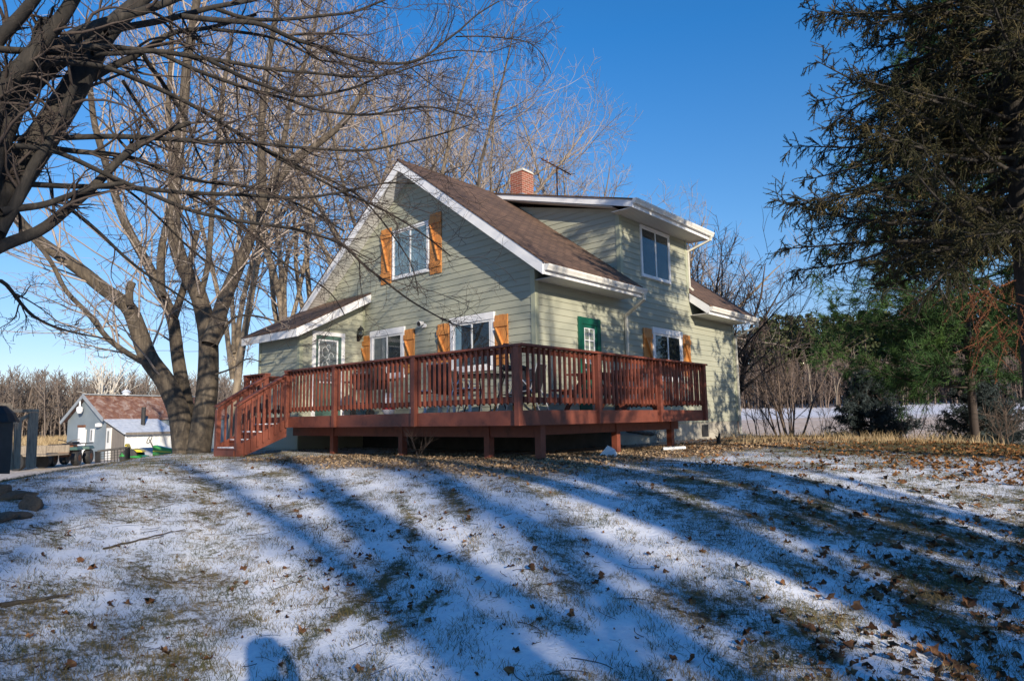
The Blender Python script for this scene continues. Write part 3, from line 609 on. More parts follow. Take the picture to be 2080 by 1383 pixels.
toprail((-4.40, DY + .005), (DX + .075, DY + .005)); toprail((DX + .005, DY + .077), (DX + .005, YB + .06)); toprail((XL - .05, DY + .005), (-5.22, DY + .005)); toprail((XL + .03, DY + .078), (XL + .03, -1.95)); toprail((DX - .068, YB - .01), (.04, YB - .01), z=.973)
# stairs down towards the lawn at the left end
SX0, SX1 = -5.27, -4.37
st = []
for k in range(4):
    z = -.155 * (k + 1); y0 = DY - .27 * k - .005; y1 = y0 - .27
    MB().box((SX0 + .04, y1 - .02, z - .035), (SX1 - .04, y0, z)).build('tread', M['deck'], deck)
    if k < 3: MB().box((SX0 + .04, y1 + .004, z - .155), (SX1 - .04, y1 + .022, z - .037)).build('riser', M['deck'], deck)
    sn = MB(); rs = np.random.default_rng(k)
    for s_ in range(5):
        x = SX0 + .08 + s_ * .16; sn.box((x, y1 - .01, z + .001), (x + .13, y1 + .10 + rs.random() * .12, z + .012 + rs.random() * .012))
    sn.build('snow_patch', M['snow'], deck)
gz = hz(-4.8, -4.3)
MB().box((SX0 + .02, -4.27, gz - .05), (SX1 - .02, -4.235, -.66)).build('bottom_board', M['deck'], deck)
for x in (SX0, SX1):
    s = MB(); a = [(DY - .004, -.04), (DY - .004, -.42), (-4.18, gz - .03), (-4.24, gz - .03), (-4.24, -.58)]
    s.poly([(x - .02, y, z) for y, z in a]); s.poly([(x + .02, y, z) for y, z in a][::-1])
    for i in range(len(a)):
        b, c = a[i], a[(i + 1) % len(a)]; s.poly([(x - .02, *c), (x - .02, *b), (x + .02, *b), (x + .02, *c)])
    s.build('stringer', M['deck'], deck)
    post(x, -4.2, gz - .05, .17); mb = MB(); sl = (.97 - .24) / (4.27 - 3.14)
    mb.bar((x, DY + .06, .955), (x, -4.27, .235), .13, .036); rr2 = mb.build('stair_rail', M['deck'], deck)
    m2 = MB(); m2.bar((x, DY - .02, .88), (x, -4.2, .17), .036, .085); m2.build('stair_lower_rail', M['deck'], rr2)
    for i in range(7):
        y = -3.29 - i * .128; zt_ = .955 + (y - DY - .06) * sl - .03; zb = -.10 + (y - DY) * .60
        MB().box((x + .019, y - .018, zb - .10), (x + .055, y + .018, zt_)).build('baluster', M['deck'], rr2)

# ================================================================ TREES
def unit(v): return v / np.maximum(np.linalg.norm(v, axis=-1, keepdims=True), 1e-9)
def grow(g, P0, D0, L, K, wander, up, smooth_=.6):
    """N wandering polylines; returns points (N,K+1,3)"""
    n = len(P0); pts = np.zeros((n, K + 1, 3)); pts[:, 0] = P0; d = unit(D0); w_ = np.zeros((n, 3))
    for k in range(K):
        w_ = smooth_ * w_ + (1 - smooth_) * g.normal(size=(n, 3)) * wander
        d = unit(d + w_ + np.array([0, 0, 1.0]) * up)
        pts[:, k + 1] = pts[:, k] + d * (L / K)[:, None]
    return pts
def resample(poly, m):
    poly = np.asarray(poly, float); s_ = np.concatenate([[0], np.cumsum(np.linalg.norm(np.diff(poly, axis=0), axis=1))])
    u = np.linspace(0, s_[-1], m); return np.stack([np.interp(u, s_, poly[:, i]) for i in range(poly.shape[1])], 1)
def tubes(pts, rad, sides):
    """pts (N,K,3) rad (N,K) -> verts, quads"""
    n, K, _ = pts.shape
    t_ = np.zeros_like(pts); t_[:, 1:-1] = pts[:, 2:] - pts[:, :-2]; t_[:, 0] = pts[:, 1] - pts[:, 0]; t_[:, -1] = pts[:, -1] - pts[:, -2]; t_ = unit(t_)
    ref = np.where(np.abs(t_[..., 2:3]) > .9, np.array([1., 0, 0]), np.array([0., 0, 1])); ref = np.broadcast_to(ref[:, :1], t_.shape)
    a = unit(np.cross(t_, ref)); b = np.cross(t_, a); an = np.arange(sides) * 2 * np.pi / sides
    V = pts[:, :, None] + rad[:, :, None, None] * (a[:, :, None] * np.cos(an)[None, None, :, None] + b[:, :, None] * np.sin(an)[None, None, :, None])
    i = np.arange(n)[:, None, None]; k = np.arange(K - 1)[None, :, None]; s_ = np.arange(sides)[None, None]; base = (i * K + k) * sides
    Q = np.stack([base + s_, base + (s_ + 1) % sides, base + sides + (s_ + 1) % sides, base + sides + s_], -1).reshape(-1, 4)
    return V.reshape(-1, 3), Q
class Acc:
    def __init__(s): s.V = []; s.Q = []; s.n = 0
    def add(s, V, Q): s.V.append(V); s.Q.append(Q + s.n); s.n += len(V)
    def mesh(s, name, mat, smooth, org):
        return np_mesh(name, np.concatenate(s.V) - np.asarray(org)[None], np.concatenate(s.Q), mat, smooth)
def spawn(g, pts, rad, per, t0, t1, ang0, ang1, droop=0):
    """children seeds along polylines: positions, directions, parent radius, parent fraction"""
    n, K, _ = pts.shape; cnt = np.maximum(g.poisson(per, n), 0) if np.isscalar(per) else per
    idx = np.repeat(np.arange(n), cnt); m = len(idx); u = t0 + (t1 - t0) * g.random(m)
    f = u * (K - 1); k = np.minimum(f.astype(int), K - 2); w_ = (f - k)[:, None]
    P = pts[idx, k] * (1 - w_) + pts[idx, k + 1] * w_; T = unit(pts[idx, k + 1] - pts[idx, k])
    r = rad[idx, k] * (1 - w_[:, 0]) + rad[idx, k + 1] * w_[:, 0]
    x = unit(np.cross(T, g.normal(size=(m, 3)))); a = np.radians(ang0 + (ang1 - ang0) * g.random(m))[:, None]
    D = T * np.cos(a) + x * np.sin(a); D[:, 2] -= droop
    return P, unit(D), r, u, idx
def bare_tree(name, base, label, cat, H, seed, spread=.5, nlimb=5, mats=('barkfar', 'twigfar'), group=None, twig=.009, dens=1.0, trunk_r=.22, split=.28, lean=(0, 0), up=.06, lev=(7, 7, 6), sides=(8, 5, 3), limbs=None, lrad=None, wand=.22):
    g = np.random.default_rng(seed); root = empty(name, base, label, cat, group); base = np.asarray(base, float)
    tr = Acc(); cr = Acc()
    if limbs is None:
        limbs = []; lrad = []
        K = 14
        for i in range(nlimb):
            a = 2 * np.pi * (i + g.random() * .7) / nlimb; h0 = split * H * (.55 + .6 * g.random()) if i else 0
            lo = np.array([np.cos(a) * spread * .55 + lean[0], np.sin(a) * spread * .55 + lean[1], 1.0]) if i else np.array([lean[0], lean[1], 1.0])
            p = grow(g, (base + np.array([lean[0], lean[1], 1]) * h0)[None], lo[None], np.array([(H - h0) * (.8 + .2 * g.random())]), K, wand * .55, .05)[0]
            limbs.append(p); r0 = trunk_r * (1 if i == 0 else .62 * (.8 + .4 * g.random())); lrad.append(r0 * (1 - np.linspace(0, 1, K + 1)) ** .8 + .012)
    for p, r in zip(limbs, lrad):
        p = np.asarray(p); r = np.asarray(r); m = max(14, len(p)); p2 = resample(np.column_stack([p, r]), m)
        V, Q = tubes(p2[None, :, :3], p2[None, :, 3], sides[0]); tr.add(V, Q)
        Lp = np.linalg.norm(np.diff(p2[:, :3], axis=0), axis=1).sum()
        P, D, rr, u, _ = spawn(g, p2[None, :, :3], p2[None, :, 3], np.array([int(lev[0] * dens * Lp / 3) + 2]), .22, 1.0, 25, 55)
        L = Lp * (.18 + .30 * g.random(len(P))) * (1.15 - .75 * u) * (1 + spread * .6)
        a1 = grow(g, P, D, L, 8, wand, up); r1 = np.clip(rr * .42, twig * 1.2, twig * 4.5)[:, None] * (1 - np.linspace(0, 1, 9) ** 1.2 * .85)[None]; r1 = np.maximum(r1, twig)
        V, Q = tubes(a1, r1, sides[1]); cr.add(V, Q)
        P, D, rr, u, ix = spawn(g, a1, r1, lev[1] * dens, .12, 1.0, 25, 60); L = (L[ix] * (.25 + .35 * g.random(len(P))) * (1.1 - .6 * u))
        a2 = grow(g, P, D, L, 6, wand, up); r2 = np.maximum(rr[:, None] * .6 * (1 - np.linspace(0, 1, 7) * .8)[None], twig * .9)
        V, Q = tubes(a2, r2, sides[2]); cr.add(V, Q)
        P, D, rr, u, ix = spawn(g, a2, r2, lev[2] * dens, .1, 1.0, 20, 65); L = np.clip(L[ix] * (.3 + .5 * g.random(len(P))), .12, .9)
        a3 = grow(g, P, D, L, 3, wand * 1.3, up); r3 = np.full(a3.shape[:2], twig * .75); r3[:, -1] *= .35
        V, Q = tubes(a3, r3, 3); cr.add(V, Q)
    link('trunk', tr.mesh('trunk', M[mats[0]], True, base), root); link('crown', cr.mesh('crown', M[mats[1]], False, base), root)
    return root
# ---- the big maple at the left edge: limbs surveyed from the photograph, each at its own distance
g0 = np.array(at(-100, 1000, 8.8)); g0[2] = hz(g0[0], g0[1])
def px_limb(pts, w0, w1, d0, d1, start=None):
    n = len(pts); s_ = np.linspace(0, 1, n); P = [at(x, y, d0 + (d1 - d0) * t_) for (x, y), t_ in zip(pts, s_)]
    r = [(w0 + (w1 - w0) * t_) / 2 / F0 * (d0 + (d1 - d0) * t_) for t_ in s_]
    A_ = np.column_stack([P, r]); m = 3 * n; A_ = resample(A_, m)
    k = np.array([.25, .5, .25])
    for _ in range(2): A_[1:-1] = .25 * A_[:-2] + .5 * A_[1:-1] + .25 * A_[2:]
    return A_[:, :3], A_[:, 3]
LM = [
 ([(-115, 1000), (-112, 800), (-100, 640), (-62, 540), (-28, 460), (38, 350), (105, 253), (162, 162), (187, 109), (215, 66), (253, 28), (300, -10), (380, -90)], 84, 22, 8.8, 9.6),
 ([(-62, 540), (-50, 400), (-10, 300), (20, 235), (51, 152), (106, 109), (152, 71), (197, 53), (240, 38), (329, 10), (400, -20)], 52, 12, 8.8, 9.0),
 ([(-10, 300), (0, 243), (38, 207), (84, 157), (121, 126), (170, 100), (215, 66)], 34, 18, 8.9, 9.3),
 ([(-38, 400), (-20, 220), (0, 177), (63, 121), (84, 84), (121, 46), (150, -2), (190, -80)], 40, 20, 8.8, 8.2),
 ([(-20, 220), (-30, 120), (0, 76), (43, 33), (73, -5), (110, -60)], 26, 18, 8.8, 8.0),
 ([(0, 243), (22, 200), (62, 130), (82, 40), (96, 33), (100, 60)], 18, 14, 8.9, 8.6),
 ([(-90, 600), (-40, 520), (15, 493), (82, 472), (126, 434), (192, 379), (236, 330), (275, 297), (330, 269), (385, 250)], 26, 10, 8.8, 9.6),
 ([(-40, 330), (0, 314), (28, 296), (76, 296), (157, 309), (243, 313), (300, 330), (360, 360), (430, 372), (520, 380), (620, 420), (700, 470)], 15, 4, 8.6, 10.5),
 ([(-40, 283), (0, 281), (106, 281), (228, 276), (349, 283), (440, 290), (500, 286), (547, 295), (655, 303), (749, 308), (811, 292), (873, 280), (960, 252)], 14, 3, 8.8, 11),
 ([(0, 430), (33, 423), (88, 418), (132, 401), (192, 379), (250, 372)], 16, 9, 8.8, 9.2),
 ([(55, 374), (137, 379), (247, 379), (385, 393), (495, 395), (593, 404), (655, 398), (733, 382), (780, 370), (842, 373)], 12, 3.5, 9, 11),
 ([(28, 296), (110, 302), (209, 352), (286, 385), (385, 429), (495, 451), (600, 464), (700, 494), (737, 540), (770, 561), (800, 586), (831, 610), (873, 634), (922, 661), (960, 668)], 11, 2.4, 8.7, 11.5),
 ([(-30, 98), (0, 101), (63, 105), (142, 101), (192, 94), (228, 94), (271, 102), (316, 101), (380, 137), (455, 164), (520, 187), (578, 199), (640, 224), (742, 236), (826, 221), (873, 215), (960, 240)], 15, 3.5, 8.4, 10.5),
 ([(71, 129), (157, 126), (223, 138), (278, 162), (354, 195), (417, 228), (455, 255), (506, 283), (560, 320), (640, 360), (700, 392), (770, 421), (813, 446), (861, 476), (915, 520)], 12, 3, 8.6, 11.5),
 ([(215, 66), (248, 56), (329, 43), (367, 33), (430, 15), (520, 0), (600, -30)], 16, 8, 9.0, 9.6),
 ([(367, 33), (440, 42), (534, 47), (562, 65), (603, 84), (646, 93), (687, 109), (742, 127), (826, 131), (867, 115), (904, 84), (935, 62), (966, 31), (1013, 3)], 13, 3, 9.2, 11),
 ([(926, 75), (980, 74), (1029, 78), (1070, 84), (1091, 96), (1110, 125), (1119, 149)], 3.6, 1.6, 10.8, 11.4),
 ([(867, 115), (930, 100), (1000, 110), (1060, 80), (1100, 90)], 3, 1.5, 10.6, 11.4),
 ([(826, 131), (860, 160), (900, 190), (960, 215), (975, 250)], 3, 1.5, 10.6, 11.4),
 ([(187, 109), (250, 108), (309, 101), (392, 116), (468, 126), (520, 137), (562, 143), (640, 149), (733, 158), (795, 152), (860, 128), (930, 116)], 13, 3, 9.0, 10.6),
 ([(430, 15), (500, 42), (593, 40), (640, 33), (715, 28), (774, 3), (830, -20)], 10, 4, 9.4, 10.4),
 ([(430, 60), (501, 67), (562, 78), (618, 103), (640, 124), (700, 127), (760, 150)], 8, 3, 9.4, 10.6),
 ([(420, 120), (500, 162), (547, 177), (603, 199), (671, 190), (718, 180), (758, 162), (811, 137), (860, 120)], 10, 3, 9.2, 10.8),
 ([(109, 253), (150, 180), (200, 150), (240, 130), (304, 99), (345, 63), (420, 60), (520, 30)], 20, 7, 9.2, 9.8),
 ([(286, 101), (300, 130), (325, 160), (360, 215), (385, 250), (395, 300), (420, 345)], 11, 4, 9.4, 10.6),
 ([(250, 165), (275, 205), (310, 255), (340, 300)], 8, 5, 9.3, 10),
 ([(500, 286), (560, 312), (600, 336), (661, 361), (728, 394), (770, 440), (800, 480), (840, 540), (850, 600)], 7, 2, 10, 11.5),
 ([(150, 430), (200, 470), (250, 520), (300, 560), (350, 590), (420, 640), (470, 655)], 8, 2.5, 9.2, 10.8),
 ([(-50, 600), (0, 560), (30, 600), (60, 640), (110, 665), (170, 680), (230, 690)], 9, 2.5, 8.8, 9.8),
 ([(0, 470), (25, 430), (70, 330), (110, 270), (150, 175)], 22, 14, 8.9, 8.8),
 ([(385, 393), (450, 430), (520, 480), (580, 540), (640, 570), (680, 600), (700, 640)], 6, 2, 10, 11.2),
 ([(209, 352), (280, 400), (350, 470), (400, 520), (470, 560), (560, 600)], 6, 2, 9.4, 10.8),
]
lim = [px_limb(a[0], a[1] * .86, a[2] * .9, a[3], a[4]) for a in LM]
def near_maple():
    g = np.random.default_rng(5); org = g0; root = empty('maple_tree', tuple(org), 'large bare maple at the left edge with dark limbs reaching over the lawn', 'tree')
    tr = Acc(); cr = Acc()
    for p, r in lim:
        V, Q = tubes(p[None], r[None], 12 if r[0] > .05 else 7); tr.add(V, Q)
        Lp = np.linalg.norm(np.diff(p, axis=0), axis=1).sum(); big = r[0] > .12
        P, D, rr, u, _ = spawn(g, p[None], r[None], np.array([int(Lp * (1.6 if big else 3.6)) + 3]), .25, 1.0, 20, 55, .05)
        L = (.5 + 1.3 * g.random(len(P))) * np.clip(Lp / 5, .4, 1.2)
        a1 = grow(g, P, D, L, 9, .26, -.005, .5); r1 = np.clip(rr * .5, .005, .022)[:, None] * (1 - .8 * np.linspace(0, 1, 10))[None]; r1 = np.maximum(r1, .0035)
        V, Q = tubes(a1, r1, 5); cr.add(V, Q)
        P, D, rr, u, ix = spawn(g, a1, r1, 5.4, .15, 1.0, 25, 65); L2 = L[ix] * (.2 + .4 * g.random(len(P))) + .06
        a2 = grow(g, P, D, L2, 6, .30, .02, .5); r2 = np.maximum(rr[:, None] * .6 * (1 - .7 * np.linspace(0, 1, 7))[None], .0028); V, Q = tubes(a2, r2, 4); cr.add(V, Q)
        P, D, rr, u, ix = spawn(g, a2, r2, 2.6, .2, 1.0, 30, 70); L3 = np.clip(L2[ix] * (.2 + .4 * g.random(len(P))), .04, .3)
        a3 = grow(g, P, D, L3, 3, .25, .05); r3 = np.full(a3.shape[:2], .0024); V, Q = tubes(a3, r3, 3); cr.add(V, Q)
    link('trunk', tr.mesh('trunk', M['barkdark'], True, org), root); link('crown', cr.mesh('crown', M['twig'], False, org), root)
near_maple()
# ---- the many stemmed maple behind the steps
D2 = 17.5
b2 = np.array(at(388, 925, D2)); b2[2] = hz(b2[0], b2[1]) - .1
T2 = [([(375, 925), (368, 860), (362, 830), (335, 770), (300, 730), (288, 690), (275, 655), (264, 621), (220, 595), (165, 549), (110, 511), (71, 484), (30, 440), (0, 380)], 66, 14, 17.5, 18.5),
 ([(310, 745), (291, 738), (220, 692), (181, 637), (132, 593), (104, 527), (60, 480)], 18, 6, 17.6, 17),
 ([(378, 925), (385, 850), (366, 760), (357, 700), (354, 643), (330, 604), (308, 549), (275, 495), (247, 440), (220, 350), (190, 250), (180, 150)], 44, 9, 17.7, 20),
 ([(354, 643), (372, 590), (385, 540), (400, 470)], 24, 10, 17.8, 18.5),
 ([(330, 604), (320, 520), (345, 440), (350, 350), (340, 220), (350, 100), (345, 0)], 22, 8, 18, 20),
 ([(402, 925), (410, 870), (421, 802), (424, 740), (424, 672), (414, 643), (405, 589), (376, 557), (355, 500), (352, 430), (358, 340), (372, 230), (380, 120), (400, 0), (410, -80)], 70, 12, 17.3, 18),
 ([(405, 605), (420, 564), (427, 500), (430, 430), (440, 330), (450, 200), (470, 80)], 18, 8, 17.4, 18.2),
 ([(426, 700), (440, 660), (453, 611), (472, 570), (491, 525), (505, 490), (530, 430), (549, 385), (593, 330), (640, 297), (700, 250), (740, 180)], 50, 10, 17.2, 18.5),
 ([(530, 430), (535, 350), (528, 260), (540, 150), (560, 40), (570, -60)], 26, 9, 17.2, 16.5),
 ([(549, 385), (575, 300), (590, 200), (630, 100), (650, 0)], 18, 7, 17.4, 18.2),
 ([(264, 621), (262, 590), (268, 575)], 20, 14, 17.7, 17.8),
 ([(441, 700), (470, 640), (520, 640), (570, 655)], 9, 3, 17, 16),
 ([(438, 760), (475, 748), (500, 725), (530, 735)], 6, 2, 17, 16)]
T2 = [(a, b_ * .60, c, d, e) for a, b_, c, d, e in T2]
lt = [px_limb(*a) for a in T2]
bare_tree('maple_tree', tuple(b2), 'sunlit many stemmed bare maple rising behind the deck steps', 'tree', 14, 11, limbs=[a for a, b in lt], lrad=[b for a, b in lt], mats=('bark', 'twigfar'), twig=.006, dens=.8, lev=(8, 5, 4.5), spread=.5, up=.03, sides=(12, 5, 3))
# ---- row of maples behind the house
back = [(640, 31, 20, .45, 'behind the left slope of the porch roof'), (745, 27, 18, .35, 'behind the left roof slope'), (860, 30, 22, .4, 'rising straight behind the roof peak'), (935, 33, 19.5, .4, 'standing just right of the roof peak'), (1003, 28, 16.8, .32, 'pale forked one just left of the chimney'), (1100, 33, 16.3, .45, 'right behind the chimney'),
        (1180, 35, 14.6, .45, 'behind the antenna'), (1262, 31, 11.6, .38, 'behind the dormer gutter'), (1352, 34, 11, .5, 'behind the dormer window'), (1440, 36, 9.6, .6, 'low spreading one behind the rear eave')]
back += [(470, 30, 20, .45, 'behind the deck steps'), (575, 29, 20, .45, 'behind the left porch corner')]
for i, (px, r, H, sp, wd) in enumerate(back):
    p = at(px, 850, r); p[2] = -1.6 if px > 500 else hz(p[0], p[1])
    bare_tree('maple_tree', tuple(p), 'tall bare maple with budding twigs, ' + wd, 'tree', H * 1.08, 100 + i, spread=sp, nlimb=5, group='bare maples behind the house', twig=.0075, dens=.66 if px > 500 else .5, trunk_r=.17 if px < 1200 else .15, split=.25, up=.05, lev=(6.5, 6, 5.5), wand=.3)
# dark fan shaped tree past the rear corner of the house
p = at(1490, 860, 27); p[2] = -1.4
bare_tree('spreading_tree', tuple(p), 'dark fan shaped bare tree past the rear corner of the house', 'tree', 8.6, 77, spread=1.0, nlimb=9, mats=('twig', 'twig'), twig=.009, dens=.7, trunk_r=.16, split=.12, up=.05, lean=(-.05, .0), lev=(8, 6, 5))

# ================================================================ CONIFERS
def needles(g, pts, per, ln, wd, spread_=60):
    """thin needle triangles standing out around twigs"""
    n, K, _ = pts.shape; idx = np.repeat(np.arange(n), per); m = len(idx); f = g.random(m) * (K - 1) * .98; k = f.astype(int); w_ = (f - k)[:, None]
    P = pts[idx, k] * (1 - w_) + pts[idx, k + 1] * w_; T = unit(pts[idx, k + 1] - pts[idx, k]); x = unit(np.cross(T, g.normal(size=(m, 3))))
    a = np.radians(spread_ * (.6 + .6 * g.random(m)))[:, None]; D = T * np.cos(a) + x * np.sin(a); s_ = unit(np.cross(D, g.normal(size=(m, 3)))) * wd / 2
    L = ln * (.6 + .6 * g.random(m))[:, None]; V = np.stack([P - s_, P + s_, P + D * L + s_ * .3, P + D * L - s_ * .3], 1).reshape(-1, 3)
    return V, np.arange(4 * m).reshape(-1, 4)
def conifer(name, base, label, H, R0, seed, mat, z0=1.5, whorl=.32, per=5, droop=.10, hang=.12, l2=9, l3=5, nl=.05, nw=.009, npn=5, trunk_r=.2, sag=.0, twr=.007, top=1.0, dead=0, shape=1.0, group=None, tmat='barkdark', upcurve=.03, rj=.35, l2len=1.0):
    g = np.random.default_rng(seed); root = empty(name, base, label, 'tree', group); base = np.asarray(base, float)
    tp = grow(g, base[None] - [[0, 0, .2]], np.array([[0, 0, 1.]]), np.array([H]), 16, .02, .05)
    tr = trunk_r * (1 - np.linspace(0, 1, 17) ** 1.1 * .96); A_ = Acc(); A_.add(*tubes(tp, tr[None], 10))
    P0 = []; D0 = []; L0 = []; rad = []
    z = z0
    while z < H - .25:
        f = (z - z0) / (H - z0)
        for k in range(per):
            a = g.random() * 2 * np.pi; i = z / H * 16; j = min(int(i), 15); P0.append(tp[0, j] * (1 - i + j) + tp[0, j + 1] * (i - j) + [0, 0, g.normal() * .08])
            D0.append([np.cos(a), np.sin(a), -droop + .45 * f]); L0.append(R0 * (1 - f) ** shape * (1 - rj + rj * 1.6 * g.random()) + .15); rad.append(tr[j] * .22 + .006)
        z += whorl * (1 - .4 * f)
    P0, D0, L0, rad = map(np.array, (P0, D0, L0, rad))
    b1 = grow(g, P0, D0, L0, 12, .09, -sag + upcurve, .6); 
    r1 = rad[:, None] * (1 - .85 * np.linspace(0, 1, 13))[None]; A_.add(*tubes(b1, r1, 5))
    cr = Acc()
    P, D, rr, u, ix = spawn(g, b1, r1, np.maximum((L0 * l2).astype(int), 3), .18, 1.0, 35, 70, hang)
    L2 = (.22 + .5 * g.random(len(P))) * np.clip(L0[ix] * .45, .25, 1.7) * l2len * (1.15 - .65 * u); b2_ = grow(g, P, D, L2, 6, .12, -hang * .35, .5)
    r2 = np.full(b2_.shape[:2], twr); A_.add(*tubes(b2_, r2, 3))
    keep = g.random(len(P)) > dead * (u < .6)
    P, D, rr, u, ix = spawn(g, b2_[keep], r2[keep], l3, .1, 1.0, 25, 65, hang * 1.6); L3 = L2[keep][ix] * (.18 + .35 * g.random(len(P))) + .05
    b3 = grow(g, P, D, L3, 3, .12, -hang * .6, .5); r3 = np.full(b3.shape[:2], twr * .9); r3[:, -1] = .002; cr.add(*tubes(b3, r3, 3))
    cr.add(*needles(g, b3, npn, nl, nw)); cr.add(*needles(g, b2_[keep], npn * 2, nl, nw)); cr.add(*needles(g, b1, npn * 5, nl, nw))
    link('trunk', A_.mesh('trunk', M[tmat], True, base), root); link('crown', cr.mesh('crown', M[mat], False, base), root)
    return root, b2_
sp = at(2125, 930, 11.5); sp[2] = hz(sp[0], sp[1])
spr, bb = conifer('spruce_tree', tuple(sp), 'huge old spruce with drooping boughs filling the right edge', 15, 2.85, 3, 'spruce', z0=3.2, whorl=.20, per=7, droop=.20, hang=.13, l2=15, l3=5, nl=.026, nw=.0075, npn=16, l2len=.62, trunk_r=.20, sag=.01, twr=.0065, dead=.15, shape=.75, tmat='barkdark')
# rust brown dead boughs hanging on the spruce
g = np.random.default_rng(8); dn = Acc()
for (px, py, r) in ((2010, 600, 9.4), (2040, 640, 9.3), (1975, 590, 9.6), (2030, 680, 9.4)):
    c = np.array(at(px, py, r)); P = c + g.normal(size=(15, 3)) * [.18, .18, .08]; D = g.normal(size=(15, 3)) * [.6, .6, .2] - [.2, 0, .5]
    q = grow(g, P, D, .25 + .3 * g.random(15), 5, .2, -.1); dn.add(*tubes(q, np.full(q.shape[:2], .004), 3)); dn.add(*needles(g, q, 46, .03, .006))
link('dead_boughs', dn.mesh('dead_boughs', M['brownneedle'], False, sp), spr)
pp = at(1982, 900, 19.5); pp[2] = hz(pp[0], pp[1])
conifer('white_pine_tree', tuple(pp), 'bright green white pine with low soft boughs behind the huge spruce', 12.0, 3.3, 21, 'pine', z0=1.75, whorl=.42, per=6, droop=-.02, hang=.0, l2=6, l3=6, nl=.12, nw=.010, npn=14, trunk_r=.10, twr=.008, shape=.55, tmat='twig', upcurve=.015)
for px, r, H, Rr, wd, sd_ in ((1772, 25.0, 2.75, 1.25, 'left of the two, under the pine bough', 31), (1996, 22.5, 2.7, 1.15, 'right of the two, behind the thin pine trunk', 32)):
    p = at(px, 880, r); p[2] = hz(p[0], p[1])
    conifer('blue_spruce_tree', tuple(p), 'small bushy blue spruce, ' + wd, H, Rr, sd_, 'bluespruce', z0=.12, whorl=.13, per=7, droop=.0, hang=.02, l2=22, l3=6, nl=.032, nw=.010, npn=9, trunk_r=.05, twr=.006, shape=.8, group='small blue spruces at the field edge')
# ---- shrubs at the field edge
def shrub(px, r, H, n, seed, label, sp_=.5, twig=.007, mats='brush', lev=(5, 4), name='shrub', grp=None):
    g = np.random.default_rng(seed); p = at(px, 880, r); p[2] = hz(p[0], p[1]) - .05; root = empty(name, tuple(p), label, 'shrub', grp)
    a = g.random(n) * 6.283; P = p + np.column_stack([np.cos(a), np.sin(a), a * 0]) * (g.random(n) * H * .09)[:, None]; D = np.column_stack([np.cos(a) * sp_ * g.random(n) ** .5, np.sin(a) * sp_ * g.random(n) ** .5, np.ones(n)])
    L = H * (.55 + .5 * g.random(n)); b1 = grow(g, P, D, L, 12, .10, .0); r1 = np.maximum((.006 * H * (.5 + g.random(n)))[:, None] * (1 - .85 * np.linspace(0, 1, 13))[None], twig * .8)
    A_ = Acc(); A_.add(*tubes(b1, r1, 5)); B_ = Acc()
    P, D, rr, u, ix = spawn(g, b1, r1, lev[0] * 2, .25, 1, 15, 45); b = grow(g, P, D, L[ix] * (.1 + .3 * g.random(len(P))), 6, .14, .02); r_ = np.maximum(rr[:, None] * .5 * np.ones((1, 7)), twig * .7); B_.add(*tubes(b, r_, 3))
    P, D, rr, u, ix2 = spawn(g, b, r_, lev[1], .2, 1, 20, 55); b = grow(g, P, D, .12 + .3 * g.random(len(P)), 3, .15, .02); B_.add(*tubes(b, np.full(b.shape[:2], twig * .6), 3))
    link('stems', A_.mesh('stems', M[mats], True, p), root); link('twigs', B_.mesh('twigs', M[mats], False, p), root); return root
shrub(1603, 27, 5.0, 15, 41, 'tall many stemmed bare shrub between the house and the left blue spruce', .42, .009, lev=(7, 5))
for i, (px, r, H, n, wd) in enumerate(((1668, 27, 2.0, 7, 'right of the tall many stemmed shrub'), (1560, 25, 1.6, 7, 'between downspout and the tall many stemmed shrub'), (1540, 24, 2.6, 5, 'beside the rear downspout'), (1850, 24, 1.9, 5, 'just right of the left blue spruce'), (1888, 24, 1.5, 6, 'midway between the two blue spruces'), (1920, 23, 1.4, 5, 'just left of the right blue spruce'), (2040, 20, 1.2, 8, 'right of the right blue spruce'))):
    shrub(px, r, H, n, 60 + i, 'low bare shrub ' + wd, .35, .006, lev=(3, 3), grp='low shrubs at the field edge')
for i, (px, py, r, H, n, wd) in enumerate(((1340, 885, 17.5, .55, 8, 'under the right deck corner'), (1462, 900, 19.5, .5, 6, 'by the foundation'), (848, 915, 11.6, .45, 5, 'in front of the deck'))):
    shrub(px, r, H, n, 90 + i, 'dry weed stalks ' + wd, .5, .003, 'brush', (2, 2), 'weed')
# ---- far woods
def wood_mass(name, a0, a1, r0, r1, n, H, seed, mat, th, nb=50, upb=.10):
    g = np.random.default_rng(seed); a = np.radians(a0 + (a1 - a0) * g.random(n)); r = r0 + (r1 - r0) * g.random(n)
    X = CAM[0] + r * (np.cos(a) * _fh[0] + np.sin(a) * _rh[0]); Y = CAM[1] + r * (np.cos(a) * _fh[1] + np.sin(a) * _rh[1]); Z = height(X, Y)
    Hh = H * (.7 + .4 * g.random(n)) * (.85 + .3 * fbm(X, Y, .03, 2, 4)); P = np.column_stack([X, Y, Z]); A_ = Acc()
    b = grow(g, P, g.normal(size=(n, 3)) * [.08, .08, 0] + [0, 0, 1], Hh, 8, .05, .03); rr = (th * (1.3 + 1.6 * g.random(n)))[:, None] * (1 - .8 * np.linspace(0, 1, 9))[None]; A_.add(*tubes(b, rr, 4))
    P, D, r_, u, ix = spawn(g, b, rr, nb, .12, 1, 25, 60); L = Hh[ix] * (.10 + .16 * g.random(len(P))) * (1.2 - .7 * u); c = grow(g, P, D, L, 3, .2, upb); A_.add(*tubes(c, np.full(c.shape[:2], th * .55), 3))
    return tag(link(name, A_.mesh(name, M[mat], False, (0, 0, 0))), kind='stuff')
wood_mass('bare_wood', -60, -14, 106, 140, 1700, 9.6, 51, 'woods', .052, 48)
